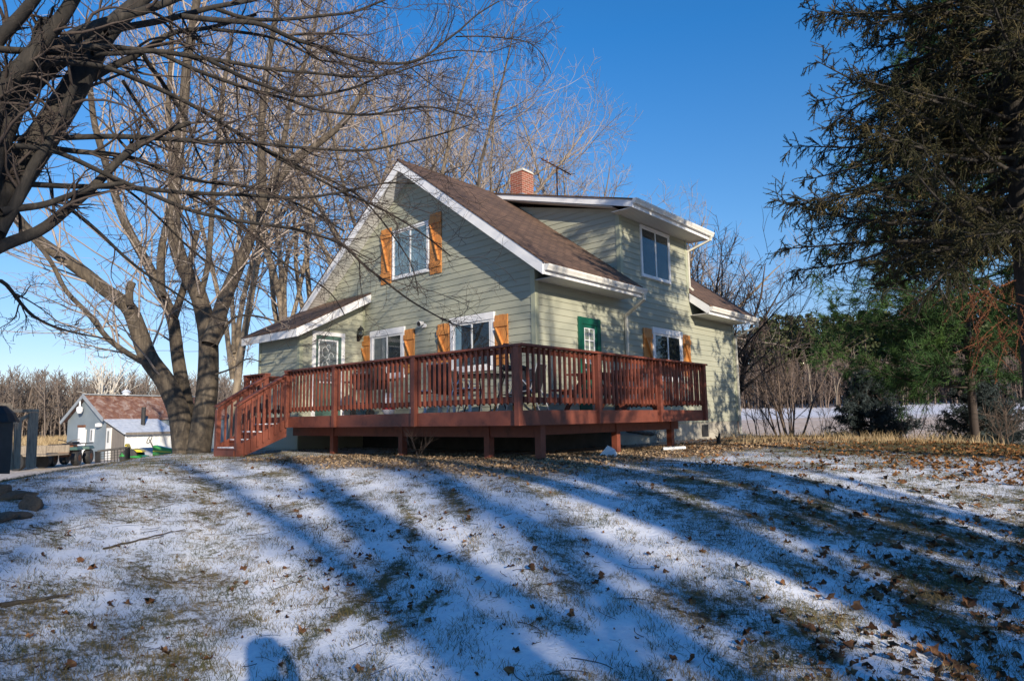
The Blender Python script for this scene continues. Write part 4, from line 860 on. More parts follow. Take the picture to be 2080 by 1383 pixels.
tag(bpy.data.objects['bare_wood'], 'distant grey brown bare wood behind the shed and gravel yard', 'woods')
tag(wood_mass('brush_wood', 6, 60, 94, 116, 1900, 6.4, 52, 'brush', .045, 40), 'dark bare brush along the far edge of the field', 'woods')
def pine_mass():
    g = np.random.default_rng(53); n = 380; a = np.radians(4 + 58 * g.random(n)); r = 104 + 30 * g.random(n)
    X = CAM[0] + r * (np.cos(a) * _fh[0] + np.sin(a) * _rh[0]); Y = CAM[1] + r * (np.cos(a) * _fh[1] + np.sin(a) * _rh[1]); Z = height(X, Y); H = 12.9 * (.84 + .25 * g.random(n)) * (.9 + .2 * vnoise(X * .05, Y * .05, 3)) * np.interp(np.degrees(a), [4, 16, 24, 30, 60], [.86, .94, 1.02, 1.04, 1.06])
    A_ = Acc(); b = grow(g, np.column_stack([X, Y, Z]), np.tile([0, 0, 1.], (n, 1)), H, 6, .02, .05); A_.add(*tubes(b, (.13 * (1 - .7 * np.linspace(0, 1, 7)))[None] * np.ones((n, 1)), 4))
    tag(link('pine_trunks', A_.mesh('pine_trunks', M['brush'], False, (0, 0, 0))), 'pale trunks of the pine wood across the field', 'woods', kind='stuff')
    m = n * 420; i = np.repeat(np.arange(n), 420); u = g.random(m) ** .8; h = H[i] * (.30 + .72 * u); w_ = (1.9 * (1 - u) ** .6 + .35) * np.sqrt(g.random(m)); t_ = g.random(m) * 6.283
    lump = .6 + .8 * vnoise(h * .9 + i * 3.1, t_ * 1.5, 8); P = np.column_stack([X[i] + w_ * lump * np.cos(t_), Y[i] + w_ * lump * np.sin(t_), Z[i] + h]); s_ = .16 + .22 * g.random(m)
    d1 = unit(g.normal(size=(m, 3))) * s_[:, None]; d2 = unit(np.cross(d1, g.normal(size=(m, 3)))) * s_[:, None] * .6
    V = np.stack([P - d1, P - d2, P + d1, P + d2], 1).reshape(-1, 3)
    me = np_mesh('pine_wood', V, np.arange(4 * m).reshape(-1, 4), M['farpine']); tag(link('pine_wood', me), 'dense olive green pine wood across the field', 'woods', kind='stuff')
pine_mass()
for i, (px, H, wd) in enumerate(((190, 11, 'leftmost of the white row'), (197, 12, 'second from the left of the white row'), (206, 11.5, 'forked one in the middle of the white row'), (217, 12, 'fourth from the left of the white row'), (229, 11.5, 'rightmost of the white row'))):
    p = at(px, 880, 104); p[2] = hz(p[0], p[1])
    bare_tree('birch_tree', tuple(p), 'slender white birch behind the shed roof, ' + wd, 'tree', H, 400 + i, spread=.12, nlimb=3, mats=('birch', 'birch'), group='white birches at the wood edge', twig=.03, dens=.35, trunk_r=.13, split=.3, lev=(4, 3, 0), sides=(6, 4, 3))
for i, (px, r) in enumerate(((1505, 88), (1650, 92), (1700, 90), (1745, 95), (1835, 93), (1900, 96))):
    p = at(px, 830, r); p[2] = hz(p[0], p[1])
    bare_tree('aspen_tree', tuple(p), 'thin pale trunked sapling in the brush, number %s from the left' % ('one', 'two', 'three', 'four', 'five', 'six')[i], 'tree', 8, 420 + i, spread=.15, nlimb=2, mats=('barkfar', 'brush'), group='pale saplings in the far brush', twig=.03, dens=.4, trunk_r=.09, split=.3, lev=(4, 3, 0), sides=(6, 4, 3))
# ---- trees to the right of and behind the viewpoint whose shadows cross the lawn and the house
for i, (x, y, H, tr_, sp_, dn_) in enumerate(((20, -9.2, 14, .27, .45, .6), (23, -12.3, 16, .32, .32, .45), (27, -16.0, 16, .38, .3, .4), (44, -31.2, 19, .50, .45, 1.0), (38, -26.4, 18, .42, .4, .9), (36, -17.9, 18, .45, .3, .4))):
    wd = ('nearest the right wall', 'second along from the house', 'third along from the house', 'far behind the viewpoint', 'behind the left shoulder of the viewpoint', 'tall one between the others')[i]
    bare_tree('maple_tree', (x, y, -1.6), 'tall yard maple beside the lawn, ' + wd, 'tree', H, 500 + i, spread=sp_, nlimb=5, mats=('bark', 'twig'), group='yard maples south of the lawn', twig=.012, dens=dn_ * .7, trunk_r=tr_, split=.22, lev=(6, 5, 3), sides=(10, 5, 3))
for i, (x, y) in enumerate(((24.5, -21.6), (41, -30.8))):
    c = copy_tree(spr); c.location = (x, y, -1.6); c.rotation_euler.z = 1.3 + i * 1.9
    for ch in list(c.children):
        if ch.name.startswith('dead'): bpy.data.objects.remove(ch)
    tag(c, 'tall yard spruce out to the right, ' + ('behind the viewpoint', 'farthest behind the viewpoint')[i], 'tree', 'yard spruces around the lawn')

# ================================================================ LAWN LITTER, GRASS
def in_view(g, n, a0, a1, r0, r1, pw=1.0):
    a = np.radians(a0 + (a1 - a0) * g.random(n)); r = r0 * (r1 / r0) ** (g.random(n) ** pw)
    return CAM[0] + r * (np.cos(a) * _fh[0] + np.sin(a) * _rh[0]), CAM[1] + r * (np.cos(a) * _fh[1] + np.sin(a) * _rh[1]), r, np.degrees(a)
def blades(name, g, x, y, h, wd, mat, lean, label, cat):
    m = len(x); z = height(x, y) - .004; t_ = g.random(m) * 6.283; s_ = np.column_stack([np.cos(t_), np.sin(t_), t_ * 0]) * (wd / 2)[:, None]; P = np.column_stack([x, y, z])
    a = g.random(m) * 6.283; lv = np.column_stack([np.cos(a), np.sin(a), a * 0]) * (lean * h * (.3 + g.random(m)))[:, None]; up_ = np.column_stack([a * 0, a * 0, h])
    V = np.stack([P - s_, P + s_, P + s_ * .7 + lv * .4 + up_ * .62, P - s_ * .7 + lv * .4 + up_ * .62], 1); V2 = np.stack([V[:, 3], V[:, 2], P + s_ * .12 + lv + up_, P - s_ * .12 + lv + up_], 1)
    V = np.concatenate([V, V2], 1).reshape(-1, 3); Q = (np.arange(m)[:, None, None] * 8 + np.array([[0, 1, 2, 3], [4, 5, 6, 7]])[None]).reshape(-1, 4)
    return tag(link(name, np_mesh(name, V, Q, M[mat])), label, cat, kind='stuff')
g = np.random.default_rng(61)
x, y, r, a = in_view(g, 330000, -44, 44, 2.6, 17, .8); b = bare_of(x, y); k = (b + .45 * fbm(x, y, 7, 3, 5) + .20 * g.random(len(x)) > .745) & (mulch_of(x, y) < .5)
x, y = x[k], y[k]; m_ = len(x); x = x + g.normal(size=m_) * .012; y = y + g.normal(size=m_) * .012
blades('grass', g, x, y, .018 + .035 * g.random(m_) ** 1.5, .0022 + .0022 * g.random(m_), 'grass', 1.1, 'short winter grass poking through thin snow', 'grass')
# tall dry grass along the lawn edge and behind
x, y, r, a = in_view(g, 16000, 17, 44, 16, 30, 1.0); k = fbm(x, y, .8, 3, 70) > .47; x, y = x[k], y[k]; m_ = len(x)
R1v = 1
blades('dry_grass', g, x, y, .06 + .22 * g.random(m_) ** 2.5, .006 + .006 * g.random(m_), 'drygrass', .6, 'tall dry tan grass along the lawn edge', 'grass')
x, y, r, a = in_view(g, 26000, -46, -18, 55, 112, 1.0); m_ = len(x)
blades('stubble', g, x, y, .35 + .55 * g.random(m_), .04 + .04 * g.random(m_), 'drygrass', .5, 'dry corn stubble in front of the far wood', 'stubble')
def leaves(name, g, x, y, sz, mat, label, cat, flat=.5):
    m = len(x); c = np.column_stack([x, y, height(x, y) + .006 + sz * .12]); n_ = unit(np.column_stack([g.normal(size=m) * flat, g.normal(size=m) * flat, np.ones(m)])); t_ = unit(np.cross(n_, g.normal(size=(m, 3)))); b_ = np.cross(n_, t_)
    out = [(0, -1.0), (.45, -.55), (1.0, -.35), (.55, .05), (.75, .65), (.28, .45), (0, 1.15), (-.28, .45), (-.75, .65), (-.55, .05), (-1.0, -.35), (-.45, -.55)]
    V = [c]
    for i, (u, v) in enumerate(out): V.append(c + (t_ * u + b_ * v) * (sz * .5 * (.8 + .4 * g.random(m)))[:, None] + n_ * (sz * (.42 if i % 3 else -.05) * g.random(m))[:, None])
    V = np.stack(V, 1).reshape(-1, 3); Q = np.array([[0, 1 + i, 1 + i + 1, 1 + (i + 2) % 12] for i in range(0, 12, 2)]); Q = (np.arange(m)[:, None, None] * 13 + Q[None]).reshape(-1, 4)
    return tag(link(name, np_mesh(name, V, Q, M[mat])), label, cat, kind='stuff')
g = np.random.default_rng(62)
x, y, r, a = in_view(g, 34000, -42, 43, 2.8, 20, .75); w_ = .05 + .28 * sm((a - 16) / 18) * sm((9.5 - r) / 4) + .35 * sm((a - 18) / 12) * sm((r - 9) / 3) + .12 * sm((fbm(x, y, .8, 3, 90) - .55) * 8) * (a > -20); k = g.random(len(x)) < w_
x, y, a = x[k], y[k], a[k]; leaves('fallen_leaves', g, x, y, .016 + (.055 + .018 * sm((a - 14) / 12)) * g.random(len(x)) ** (3.2 - 1.6 * sm((a - 14) / 12)), 'leaf', 'curled brown maple leaves scattered over the snow', 'leaves')
# leaf litter by the deck and foundation, coarse bits
x = -4 + 12 * g.random(60000); y = -6 + 18 * g.random(60000); k = (g.random(60000) < mulch_of(x, y) ** 1.5 * .95) & ~((x < 1.2) & (y > -1.6)); x, y = x[k], y[k]
leaves('leaf_litter', g, x, y, .02 + .045 * g.random(len(x)) ** 2, 'chip', 'pale leaf litter banked along the deck and foundation', 'leaves', .7)
x, y, r, a = in_view(g, 5200, 14, 43, 9, 23, 1.0); k = fbm(x, y, .5, 3, 44) + .25 * g.random(len(x)) > .58; x, y = x[k], y[k]; leaves('orange_leaves', g, x, y, .03 + .04 * g.random(len(x)), 'orangeleaf', 'orange brown leaves thick on the far right lawn', 'leaves', .6)
# twigs litter
x, y, r, a = in_view(g, 420, -42, 20, 3, 13, .8); m_ = len(x); P = np.column_stack([x, y, height(x, y) + .012]); D = np.column_stack([g.normal(size=m_), g.normal(size=m_), np.zeros(m_)])
q = grow(g, P, D, .05 + .22 * g.random(m_) ** 2, 5, .45, 0); q[..., 2] = height(q[..., 0], q[..., 1]) + .010; A_ = Acc(); A_.add(*tubes(q, (.001 + .0018 * g.random(m_))[:, None] * np.ones((1, 6)), 4))
tag(link('twig_litter', A_.mesh('twig_litter', M['twig'], False, (0, 0, 0))), 'small dark twigs strewn over the snow', 'twigs', kind='stuff')
# fallen sticks one could pick up
def stick(pts, w_, label, forks=2, seed=0):
    g = np.random.default_rng(seed); P = np.array([onground(*p) for p in pts]); P = resample(P, 12); P[:, 2] = height(P[:, 0], P[:, 1]) + w_ * .8; P[1:-1] += g.normal(size=(10, 3)) * [.012, .012, .004]
    A_ = Acc(); rr = w_ * (1 - .6 * np.linspace(0, 1, 12)); A_.add(*tubes(P[None], rr[None], 7))
    Pc, D, r_, u, _ = spawn(g, P[None], rr[None], np.array([forks]), .3, .9, 25, 50); D[:, 2] *= .1
    if len(Pc): q = grow(g, Pc, D, .15 + .25 * g.random(len(Pc)), 5, .15, 0); A_.add(*tubes(q, np.maximum(r_[:, None] * .5 * np.ones((1, 6)), .002), 5))
    o = link('fallen_branch', A_.mesh('fallen_branch', M['bark'], True, P[0])); o.location = P[0]; tag(o, label, 'branch', 'fallen branches on the snow')
stick([(0, 1238), (60, 1228), (145, 1214)], .018, 'thickest fallen branch, lying bare at the left edge of the lawn', 0, 1)
stick([(210, 1117), (300, 1094), (375, 1078)], .010, 'long straight dark stick in the middle left of the lawn', 1, 2)
stick([(292, 1174), (325, 1180), (355, 1190), (330, 1168)], .007, 'small forked stick below the long straight one', 2, 3)
stick([(60, 1068), (100, 1080), (128, 1086)], .007, 'curved stick just right of the rocks', 2, 4)
stick([(1360, 1235), (1400, 1252), (1440, 1262)], .008, 'forked twig branch in the shade right of the lawn centre', 3, 5)
stick([(1555, 1360), (1590, 1359), (1612, 1362)], .006, 'short stick near the bottom edge among leaves', 1, 6)
stick([(240, 1030), (300, 1037), (352, 1026)], .008, 'thin arched stick near the bare soil patch', 2, 7)
# ---- rocks
def rock(px, py, sx, sy, sz, seed, label):
    g = np.random.default_rng(seed); p = onground(px, py); bm = __import__('bmesh').new(); import bmesh
    bmesh.ops.create_icosphere(bm, subdivisions=3, radius=1)
    pl = unit(g.normal(size=(14, 3))); dd = .36 + .34 * g.random(14)
    for v in bm.verts:
        c = np.array(v.co)
        for n_, d_ in zip(pl, dd):
            e = c @ n_ - d_
            if e > 0: c = c - n_ * e
        c = c * [sx, sy, sz]; c = c * (1 + .16 * (vnoise(np.array([c[0] * 26 + seed]), np.array([c[1] * 26 + c[2] * 31]), 2)[0] - .5) + .08 * (vnoise(np.array([c[0] * 70 + seed]), np.array([c[1] * 70 + c[2] * 60]), 5)[0] - .5)); v.co = c
    me = bpy.data.meshes.new('rock'); bm.to_mesh(me); bm.free(); me.materials.append(M['rock']); o = link('rock', me); o.location = (p[0], p[1], p[2] + sz * .35); o.rotation_euler.z = seed
    for q in me.polygons: q.use_smooth = False
    tag(o, label, 'rock', 'field stones at the left lawn edge')
M['rock'] = rough_mat('field stone', (.03, .024, .018), (.12, .088, .06), 22, .9, bs=1.0, c3=(.06, .053, .047), detail=12, dist=1)
rock(66, 1036, .19, .15, .15, 1, 'square lit brown stone at the right end of the group'); rock(34, 1053, .15, .11, .075, 2, 'low flat grey stone in front of the square one'); rock(2, 1060, .20, .14, .09, 3, 'stone cut by the left frame edge, lowest of the group')
rock(30, 1014, .24, .16, .10, 4, 'long dark stone behind the square one'); rock(2, 1010, .18, .14, .10, 5, 'shaded stone at the frame edge, farthest of the group')

# ================================================================ THINGS ON THE DECK
def XatY(px, y, py=780): d = ray(px, py); t_ = (y - CAM[1]) / d[1]; return (CAM + d * t_)[0]
def YatX(px, x, py=780): d = ray(px, py); t_ = (x - CAM[0]) / d[0]; return (CAM + d * t_)[1]
# gas grill
gx, gy = XatY(752, -1.1), -1.1
gr = empty('gas_grill', (gx, gy, 0), 'black gas grill with closed lid and side shelves on wheels behind the deck railing', 'grill')
c = MB()
for sx in (-.36, .36):
    for sy in (-.22, .22): c.bar((gx + sx, gy + sy, .10), (gx + sx, gy + sy, .66), .035, .035)
    c.bar((gx + sx, gy - .22, .22), (gx + sx, gy + .22, .22), .03, .03)
c.bar((gx - .36, gy - .22, .30), (gx + .36, gy - .22, .30), .03, .03); c.bar((gx - .36, gy + .22, .30), (gx + .36, gy + .22, .30), .03, .03)
c.build('frame', M['black'], gr)
MB().hexa([(gx - .34, gy - .22, .62), (gx + .34, gy - .22, .62), (gx + .34, gy + .22, .62), (gx - .34, gy + .22, .62), (gx - .38, gy - .27, .86), (gx + .38, gy - .27, .86), (gx + .38, gy + .27, .86), (gx - .38, gy + .27, .86)]).build('firebox', M['black'], gr, bevel=.01)
l = MB(); n = 9; pr = [(-.27 + .54 * i / (n - 1), .865 + .26 * math.sin(math.pi * min(.97, .12 + .85 * i / (n - 1)))) for i in range(n)]
for i in range(n - 1): l.poly([(gx - .39, gy + pr[i][0], pr[i][1]), (gx + .39, gy + pr[i][0], pr[i][1]), (gx + .39, gy + pr[i + 1][0], pr[i + 1][1]), (gx - .39, gy + pr[i + 1][0], pr[i + 1][1])])
for sx in (-.39, .39): l.poly([(gx + sx, gy + a, b) for a, b in pr] + [(gx + sx, gy + .27, .863), (gx + sx, gy - .27, .863)])
ld = l.build('lid', M['black'], gr, smooth=False); MB().tube([(gx - .25, gy - .27, 1.0), (gx - .25, gy - .34, 1.0), (gx + .25, gy - .34, 1.0), (gx + .25, gy - .27, 1.0)], .012, 8).build('handle', M['steel'], ld)
for sx in (-1, 1): MB().box((gx + sx * .40, gy - .24, .80), (gx + sx * .72, gy + .24, .84)).build('side_shelf', M['blacksoft'], gr, bevel=.01)
for sx in (-.36, .36):
    for sy in (-.22, .22): MB().lathe((gx + sx - .02, gy + sy, .075), [(.02, 0), (.075, .0), (.075, .04), (.02, .04)], 14, 0).build('wheel', M['blacksoft'], gr)
for i in range(4): MB().lathe((gx - .24 + .16 * i, gy - .275, .74), [(.022, 0), (.022, .03)], 10, 1).build('knob', M['steel'], gr)
tx = XatY(790, -1.0); tk = empty('propane_tank', (tx, -1.0, 0), 'white propane tank with red label beside the gas grill', 'tank')
MB().lathe((tx, -1.0, 0), [(.10, .0), (.11, .03), (.11, .05), (.15, .10), (.152, .32), (.13, .40), (.05, .44), (.03, .44)], 18).build('cylinder', M['white'], tk, smooth=True)
MB().lathe((tx, -1.0, 0), [(.1535, .14), (.1535, .26)], 18).build('label_band', M['red'], tk); MB().lathe((tx, -1.0, .43), [(.09, 0), (.09, .09), (.08, .09), (.08, .0)], 14).build('collar', M['white'], tk); MB().lathe((tx, -1.0, .45), [(.03, 0), (.03, .07)], 8).build('valve', M['steel'], tk)
# round patio table
ax, ay = XatY(985, -1.25), -1.25
tb = empty('patio_table', (ax, ay, 0), 'round dark patio table by the railing corner with four slim legs', 'table')
MB().lathe((ax, ay, .70), [(.50, 0), (.545, .0), (.55, .03), (.52, .04)], 28).build('tabletop', M['black'], tb)
for k in range(4): a = k * 1.571 + .5; MB().tube([(ax + .40 * math.cos(a), ay + .40 * math.sin(a), .70), (ax + .30 * math.cos(a), ay + .30 * math.sin(a), .40), (ax + .44 * math.cos(a), ay + .44 * math.sin(a), 0)], .014, 8).build('leg', M['black'], tb)
# sling chairs
def sling():
    r_ = empty('sling_chair', (0, 0, 0), '', 'chair', 'sling chairs round the patio table'); fr = MB()
    for s_ in (-.27, .27):
        fr.tube([(s_, .30, 0), (s_, .24, .36), (s_, -.20, .40), (s_, -.34, .90)], .013, 7); fr.tube([(s_, -.38, 0), (s_, -.22, .40), (s_, -.02, .62), (s_, .26, .60), (s_, .24, .36)], .013, 7)
    fr.tube([(-.27, .24, .37), (.27, .24, .37)], .012, 6); fr.tube([(-.27, -.34, .90), (.27, -.34, .90)], .012, 6); fr.build('frame', M['steel'], r_)
    sp_ = [(.26, .375), (.05, .35), (-.16, .37), (-.22, .44), (-.30, .72), (-.345, .90)]; m_ = MB()
    for (a, b), (c_, d_) in zip(sp_[:-1], sp_[1:]): m_.poly([(-.26, a, b), (.26, a, b), (.26, c_, d_), (-.26, c_, d_)])
    m_.build('sling', M['blacksoft'], r_); return r_
sl0 = sling(); spots = [(ax + .75, ay + .35, 1.9, 'nearest the bar stool'), (ax - .80, ay + .15, -1.5, 'on the grill side of the table'), (ax + .1, ay + .82, 3.0, 'against the wall under the window'), (ax - .1, ay - .85, .1, 'between table and railing')]
for i, (x, y, a, wd) in enumerate(spots):
    o = sl0 if i == 0 else copy_tree(sl0); o.location = (x, y, 0); o.rotation_euler.z = a; o['label'] = 'dark sling patio chair with metal frame, ' + wd
# long white legged bench with snow along the wall
bx0, bx1 = XatY(838, -1.9), XatY(965, -1.9)
bn = empty('bench', ((bx0 + bx1) / 2, -1.9, 0), 'long low bench with white legs and snow on its dark seat', 'bench')
MB().box((bx0, -2.05, .40), (bx1, -1.72, .44)).build('seat', M['deck'], bn); MB().box((bx0 + .03, -2.04, .442), (bx1 - .05, -1.80, .462)).build('snow', M['snow'], bn)
for k in range(5):
    x = bx0 + .06 + (bx1 - bx0 - .12) * k / 4; MB().box((x - .022, -2.0, 0), (x + .022, -1.96, .40)).build('leg', M['white'], bn)
# bar stool at the corner
qx, qy = 1.55, -2.45
bs = empty('bar_stool', (qx, qy, 0), 'tall black metal bar stool with tan leg tips at the railing corner', 'stool')
for k, (sx, sy) in enumerate(((-1, -1), (1, -1), (1, 1), (-1, 1))):
    lg = MB().tube([(qx + sx * .13, qy + sy * .13, .66), (qx + sx * .17, qy + sy * .17, .3), (qx + sx * .22, qy + sy * .22, .10)], .017, 8).build('leg', M['black'], bs)
    MB().tube([(qx + sx * .22, qy + sy * .22, .10), (qx + sx * .24, qy + sy * .24, 0)], .018, 8).build('foot_tip', M['cedar'], lg)
rg = MB(); P = [(qx + .20 * sx, qy + .20 * sy, .22) for sx, sy in ((-1, -1), (1, -1), (1, 1), (-1, 1), (-1, -1))]
for a, b in zip(P[:-1], P[1:]): rg.tube([a, b], .012, 6)
rg.build('footrest', M['black'], bs); MB().lathe((qx, qy, .66), [(.17, 0), (.21, .02), (.21, .06), (.17, .08)], 18).build('seat', M['blacksoft'], bs)
bk = MB(); bk.tube([(qx - .17, qy - .12, .68), (qx - .22, qy - .10, .95), (qx - .20, qy - .02, 1.12), (qx - .20, qy + .10, 1.12), (qx - .22, qy + .16, .95), (qx - .17, qy + .14, .68)], .014, 7)
for k in range(3): bk.tube([(qx - .20, qy - .05 + k * .07, .72), (qx - .21, qy - .04 + k * .06, 1.10)], .008, 5)
bk.build('backrest', M['black'], bs)
# picnic table on the right part of the deck
px_, py_ = 1.25, -.15
pc = empty('picnic_table', (px_, py_ + .9, 0), 'red brown picnic table with attached seats on the right part of the deck', 'table')
for k in range(5): pass
MB().box((px_ - .36, py_, .70), (px_ + .36, py_ + 1.8, .735)).build('tabletop', M['deck'], pc)
for s_ in (-1, 1): MB().box((px_ + s_ * .56, py_, .41), (px_ + s_ * .82, py_ + 1.8, .445)).build('seat', M['deck'], pc)
for yy in (py_ + .3, py_ + 1.5):
    f = MB(); f.bar((px_ - .78, yy, .385), (px_ + .78, yy, .385), .04, .09); f.bar((px_ - .34, yy + .045, .66), (px_ + .34, yy + .045, .66), .04, .09)
    f.bar((px_ - .22, yy + .09, .70), (px_ - .70, yy + .09, 0), .04, .09); f.bar((px_ + .22, yy + .09, .70), (px_ + .70, yy + .09, 0), .04, .09); f.build('trestle', M['deck'], pc)
MB().bar((px_, py_ + .4, .64), (px_, py_ + .9, .40), .04, .08).build('brace', M['deck'], pc)
# flower pots / bucket under the wall window
for px, py, wd in ((1233, -.0, 'small white bucket standing by the right railing post'),):
    b_ = empty('bucket', (2.0, -.75, 0), wd, 'bucket'); MB().lathe((2.0, -.75, 0), [(.07, 0), (.09, .17), (.095, .17), (.095, .18), (.085, .18)], 16).build('pail', M['white'], b_, smooth=True); MB().tube([(2.0 + .09 * math.cos(a), -.75, .17 + .09 * math.sin(a)) for a in np.linspace(0, 3.14, 9)], .003, 5).build('handle', M['steel'], b_)

# ================================================================ THINGS UNDER AND BESIDE THE DECK
p0, p1 = at(1275, 874, 15.6), onground(1372, 893); dp = empty('drain_pipe', tuple(p1), 'black corrugated drain pipe with pale end sloping from under the deck', 'pipe')
A_ = MB(); n = 26; p0 = Vector(p0); v1 = Vector(p1) + Vector((0, 0, .06)); A_.tube([p0.lerp(v1, i / n) for i in range(n + 1)], [.055 if i % 2 else .048 for i in range(n + 1)], 10); A_.build('pipe', M['blacksoft'], dp)
dd = (v1 - p0).normalized(); MB().tube([v1 - dd * .02, v1 + dd * .34], [.058, .058], 12).build('end_piece', M['white'], dp)
p = onground(1234, 926); s_ = MB(); a = Vector(p); s_.poly([a + Vector(q) for q in ((-.14, -.06, 0), (.15, -.02, 0), (.11, .06, .12), (-.01, .03, .18))]); s_.poly([a + Vector(q) for q in ((-.14, -.06, 0), (-.01, .03, .18), (-.10, .14, .01))]); s_.poly([a + Vector(q) for q in ((.15, -.02, 0), (.12, .16, 0), (-.01, .03, .18), (.11, .06, .12))]); s_.poly([a + Vector(q) for q in ((-.14, -.06, 0), (-.10, .14, .01), (.12, .16, 0), (.15, -.02, 0))])
tag(s_.build('plastic_sheet', M['white'], None), 'crumpled white plastic piece lying in front of the right support post', 'litter')
p = onground(1370, 915); s_ = MB(); a = Vector(p) + Vector((0, 0, .03)); s_.tube([a + Vector((-.16, -.16, 0)), a + Vector((.14, .18, .02))], [.045, .035], 8); tag(s_.build('gutter_piece', M['gutter'], None), 'short white gutter offcut lying among leaves right of the deck', 'litter')
p = onground(1459, 903); s_ = MB(); a = Vector(p); s_.tube([a, a + Vector((.01, 0, .12)), a + Vector((.04, .02, .26))], [.05, .04, .02], 8); s_.tube([a + Vector((0, 0, .1)), a + Vector((-.06, .02, .2))], [.025, .01], 6); tag(s_.build('stump', M['barkdark'], None), 'small dark broken stump by the foundation corner', 'stump')

# ================================================================ THE SHED AND YARD ON THE LEFT
K = np.array(at(212, 930, 42.0))[:2]; Kb = np.array(at(350, 930, 43.9))[:2]; us = (Kb - K) / np.linalg.norm(Kb - K); ns = np.array([us[1], -us[0]])
if ns @ (CAM[:2] - K) < 0: ns = -ns
def az_hit(px, o, d):                            # distance along d from o to the sight plane of column px
    q = ray(px, 900)[:2]; A2 = np.array([[d[0], -q[0]], [d[1], -q[1]]]); return np.linalg.solve(A2, CAM[:2] - o)[0]
GW = -az_hit(135, K, ns); LW = az_hit(252, K, ns); LEN = az_hit(462, K, us)
zb = hz(K[0], K[1]) - .1
def sp3(u, v, z): q = K + us * u + ns * v; return (q[0], q[1], z)
zr = at(175, 806, 44.5)[2]; ze = at(212, 851, 42)[2]
M['shedwall'] = rough_mat('blue grey painted board', (.16, .20, .235), (.21, .255, .29), 1.0, .7, bs=.1)
M['oldboard'] = rough_mat('grey vertical boards', (.13, .115, .10), (.24, .215, .19), 3, .85, stretch=(7, 7, .35), bs=.4)
M['whitesheet'] = rough_mat('white ribbed sheet', (.62, .63, .62), (.76, .77, .76), 4, .6, stretch=(8, 8, .3), bs=.2)
M['rustroof'] = rough_mat('rusted tin roof', (.09, .04, .028), (.21, .105, .07), 1.1, .7, stretch=(2.4, 2.4, .8), bs=.3, c3=(.40, .33, .29), detail=8, dist=.8)
M['tin'] = rough_mat('pale tin roof', (.38, .42, .48), (.66, .70, .76), 1.5, .45, stretch=(3, 3, .4), bs=.2)
M['shedtrim'] = rough_mat('grey trim board', (.24, .27, .30), (.32, .35, .38), 2, .6)
sh = empty('shed', sp3(0, 0, zb), 'blue grey gabled shed with rusty tin roof and white lean-to', 'shed')
mid = -GW / 2
w_ = MB(); w_.poly([sp3(0, 0, zb), sp3(0, -GW, zb), sp3(0, -GW, ze), sp3(0, mid, zr), sp3(0, 0, ze)]); w_.poly([sp3(0, 0, zb), sp3(0, 0, ze), sp3(LEN, 0, ze), sp3(LEN, 0, zb)]); w_.poly([sp3(LEN, 0, zb), sp3(LEN, 0, ze), sp3(LEN, mid, zr), sp3(LEN, -GW, ze), sp3(LEN, -GW, zb)]); w_.poly([sp3(0, -GW, zb), sp3(LEN, -GW, zb), sp3(LEN, -GW, ze), sp3(0, -GW, ze)])
w_.build('wall', M['shedwall'], sh)
rs = (zr - ze) / (GW / 2)
def rslab(mb, u0, u1, v0, z0, v1, z1, th=.06): mb.hexa([sp3(u0, v0, z0 - th), sp3(u1, v0, z0 - th), sp3(u1, v1, z1 - th), sp3(u0, v1, z1 - th), sp3(u0, v0, z0), sp3(u1, v0, z0), sp3(u1, v1, z1), sp3(u0, v1, z1)])
r_ = MB(); rslab(r_, -.25, LEN + .2, mid, zr + .08, .12, ze + .04 - .12 * rs + .04); rslab(r_, -.25, LEN + .2, -GW - .25, ze + .08 - .25 * rs, mid, zr + .08)
for k in range(int(LEN / .6)): 
    r_.bar(sp3(k * .6, mid, zr + .10), sp3(k * .6, .12, ze + .1 - .12 * rs), .04, .04)
r_.build('roof', M['rustroof'], sh)
t_ = MB(); t_.bar(sp3(-.27, .14, ze + .02 - .12 * rs), sp3(-.27, mid, zr + .02), .05, .18); t_.bar(sp3(-.27, -GW - .25, ze - .25 * rs), sp3(-.27, mid, zr + .02), .05, .18); t_.bar(sp3(-.25, mid, zr + .12), sp3(LEN + .2, mid, zr + .12), .3, .06); t_.build('trim', M['shedtrim'], sh)
zl0 = ze - .02; zl1 = at(252, 878, 41)[2]; LL = az_hit(349, K + ns * LW, us)
lw = MB(); lw.poly([sp3(-.0, LW, zb - .3), sp3(0, 0.01, zb - .3), sp3(0, .01, zl0 - .05), sp3(0, LW, zl1 - .05)]); lw.build('lean_to_end_wall', M['oldboard'], sh)
lw = MB(); lw.box((0, 0, 0), (1e-4, 1e-4, 1e-4)); lw = MB(); lw.poly([sp3(0.02, LW, zb - .3), sp3(.02, LW, zl1 - .03), sp3(LL, LW, zl1 - .03), sp3(LL, LW, zb - .3)]); lw.poly([sp3(LL, LW, zb - .3), sp3(LL, LW, zl1 - .03), sp3(LL, 0, zl0 - .03), sp3(LL, 0, zb - .3)])
for k in range(int(LL / .3)): lw.bar(sp3(.1 + k * .3, LW + .01, zb - .3), sp3(.1 + k * .3, LW + .01, zl1 - .06), .03, .03)
lw.build('lean_to_wall', M['whitesheet'], sh)
lr = MB(); rslab(lr, -.2, LL + .15, .05, zl0 + .04, LW + .3, zl1 + .02 - .04); lr.build('lean_to_roof', M['tin'], sh); MB().bar(sp3(-.1, LW + .28, zl1 - .06), sp3(LL, LW + .28, zl1 - .06), .05, .12).build('lean_to_fascia', M['oldboard'], sh)
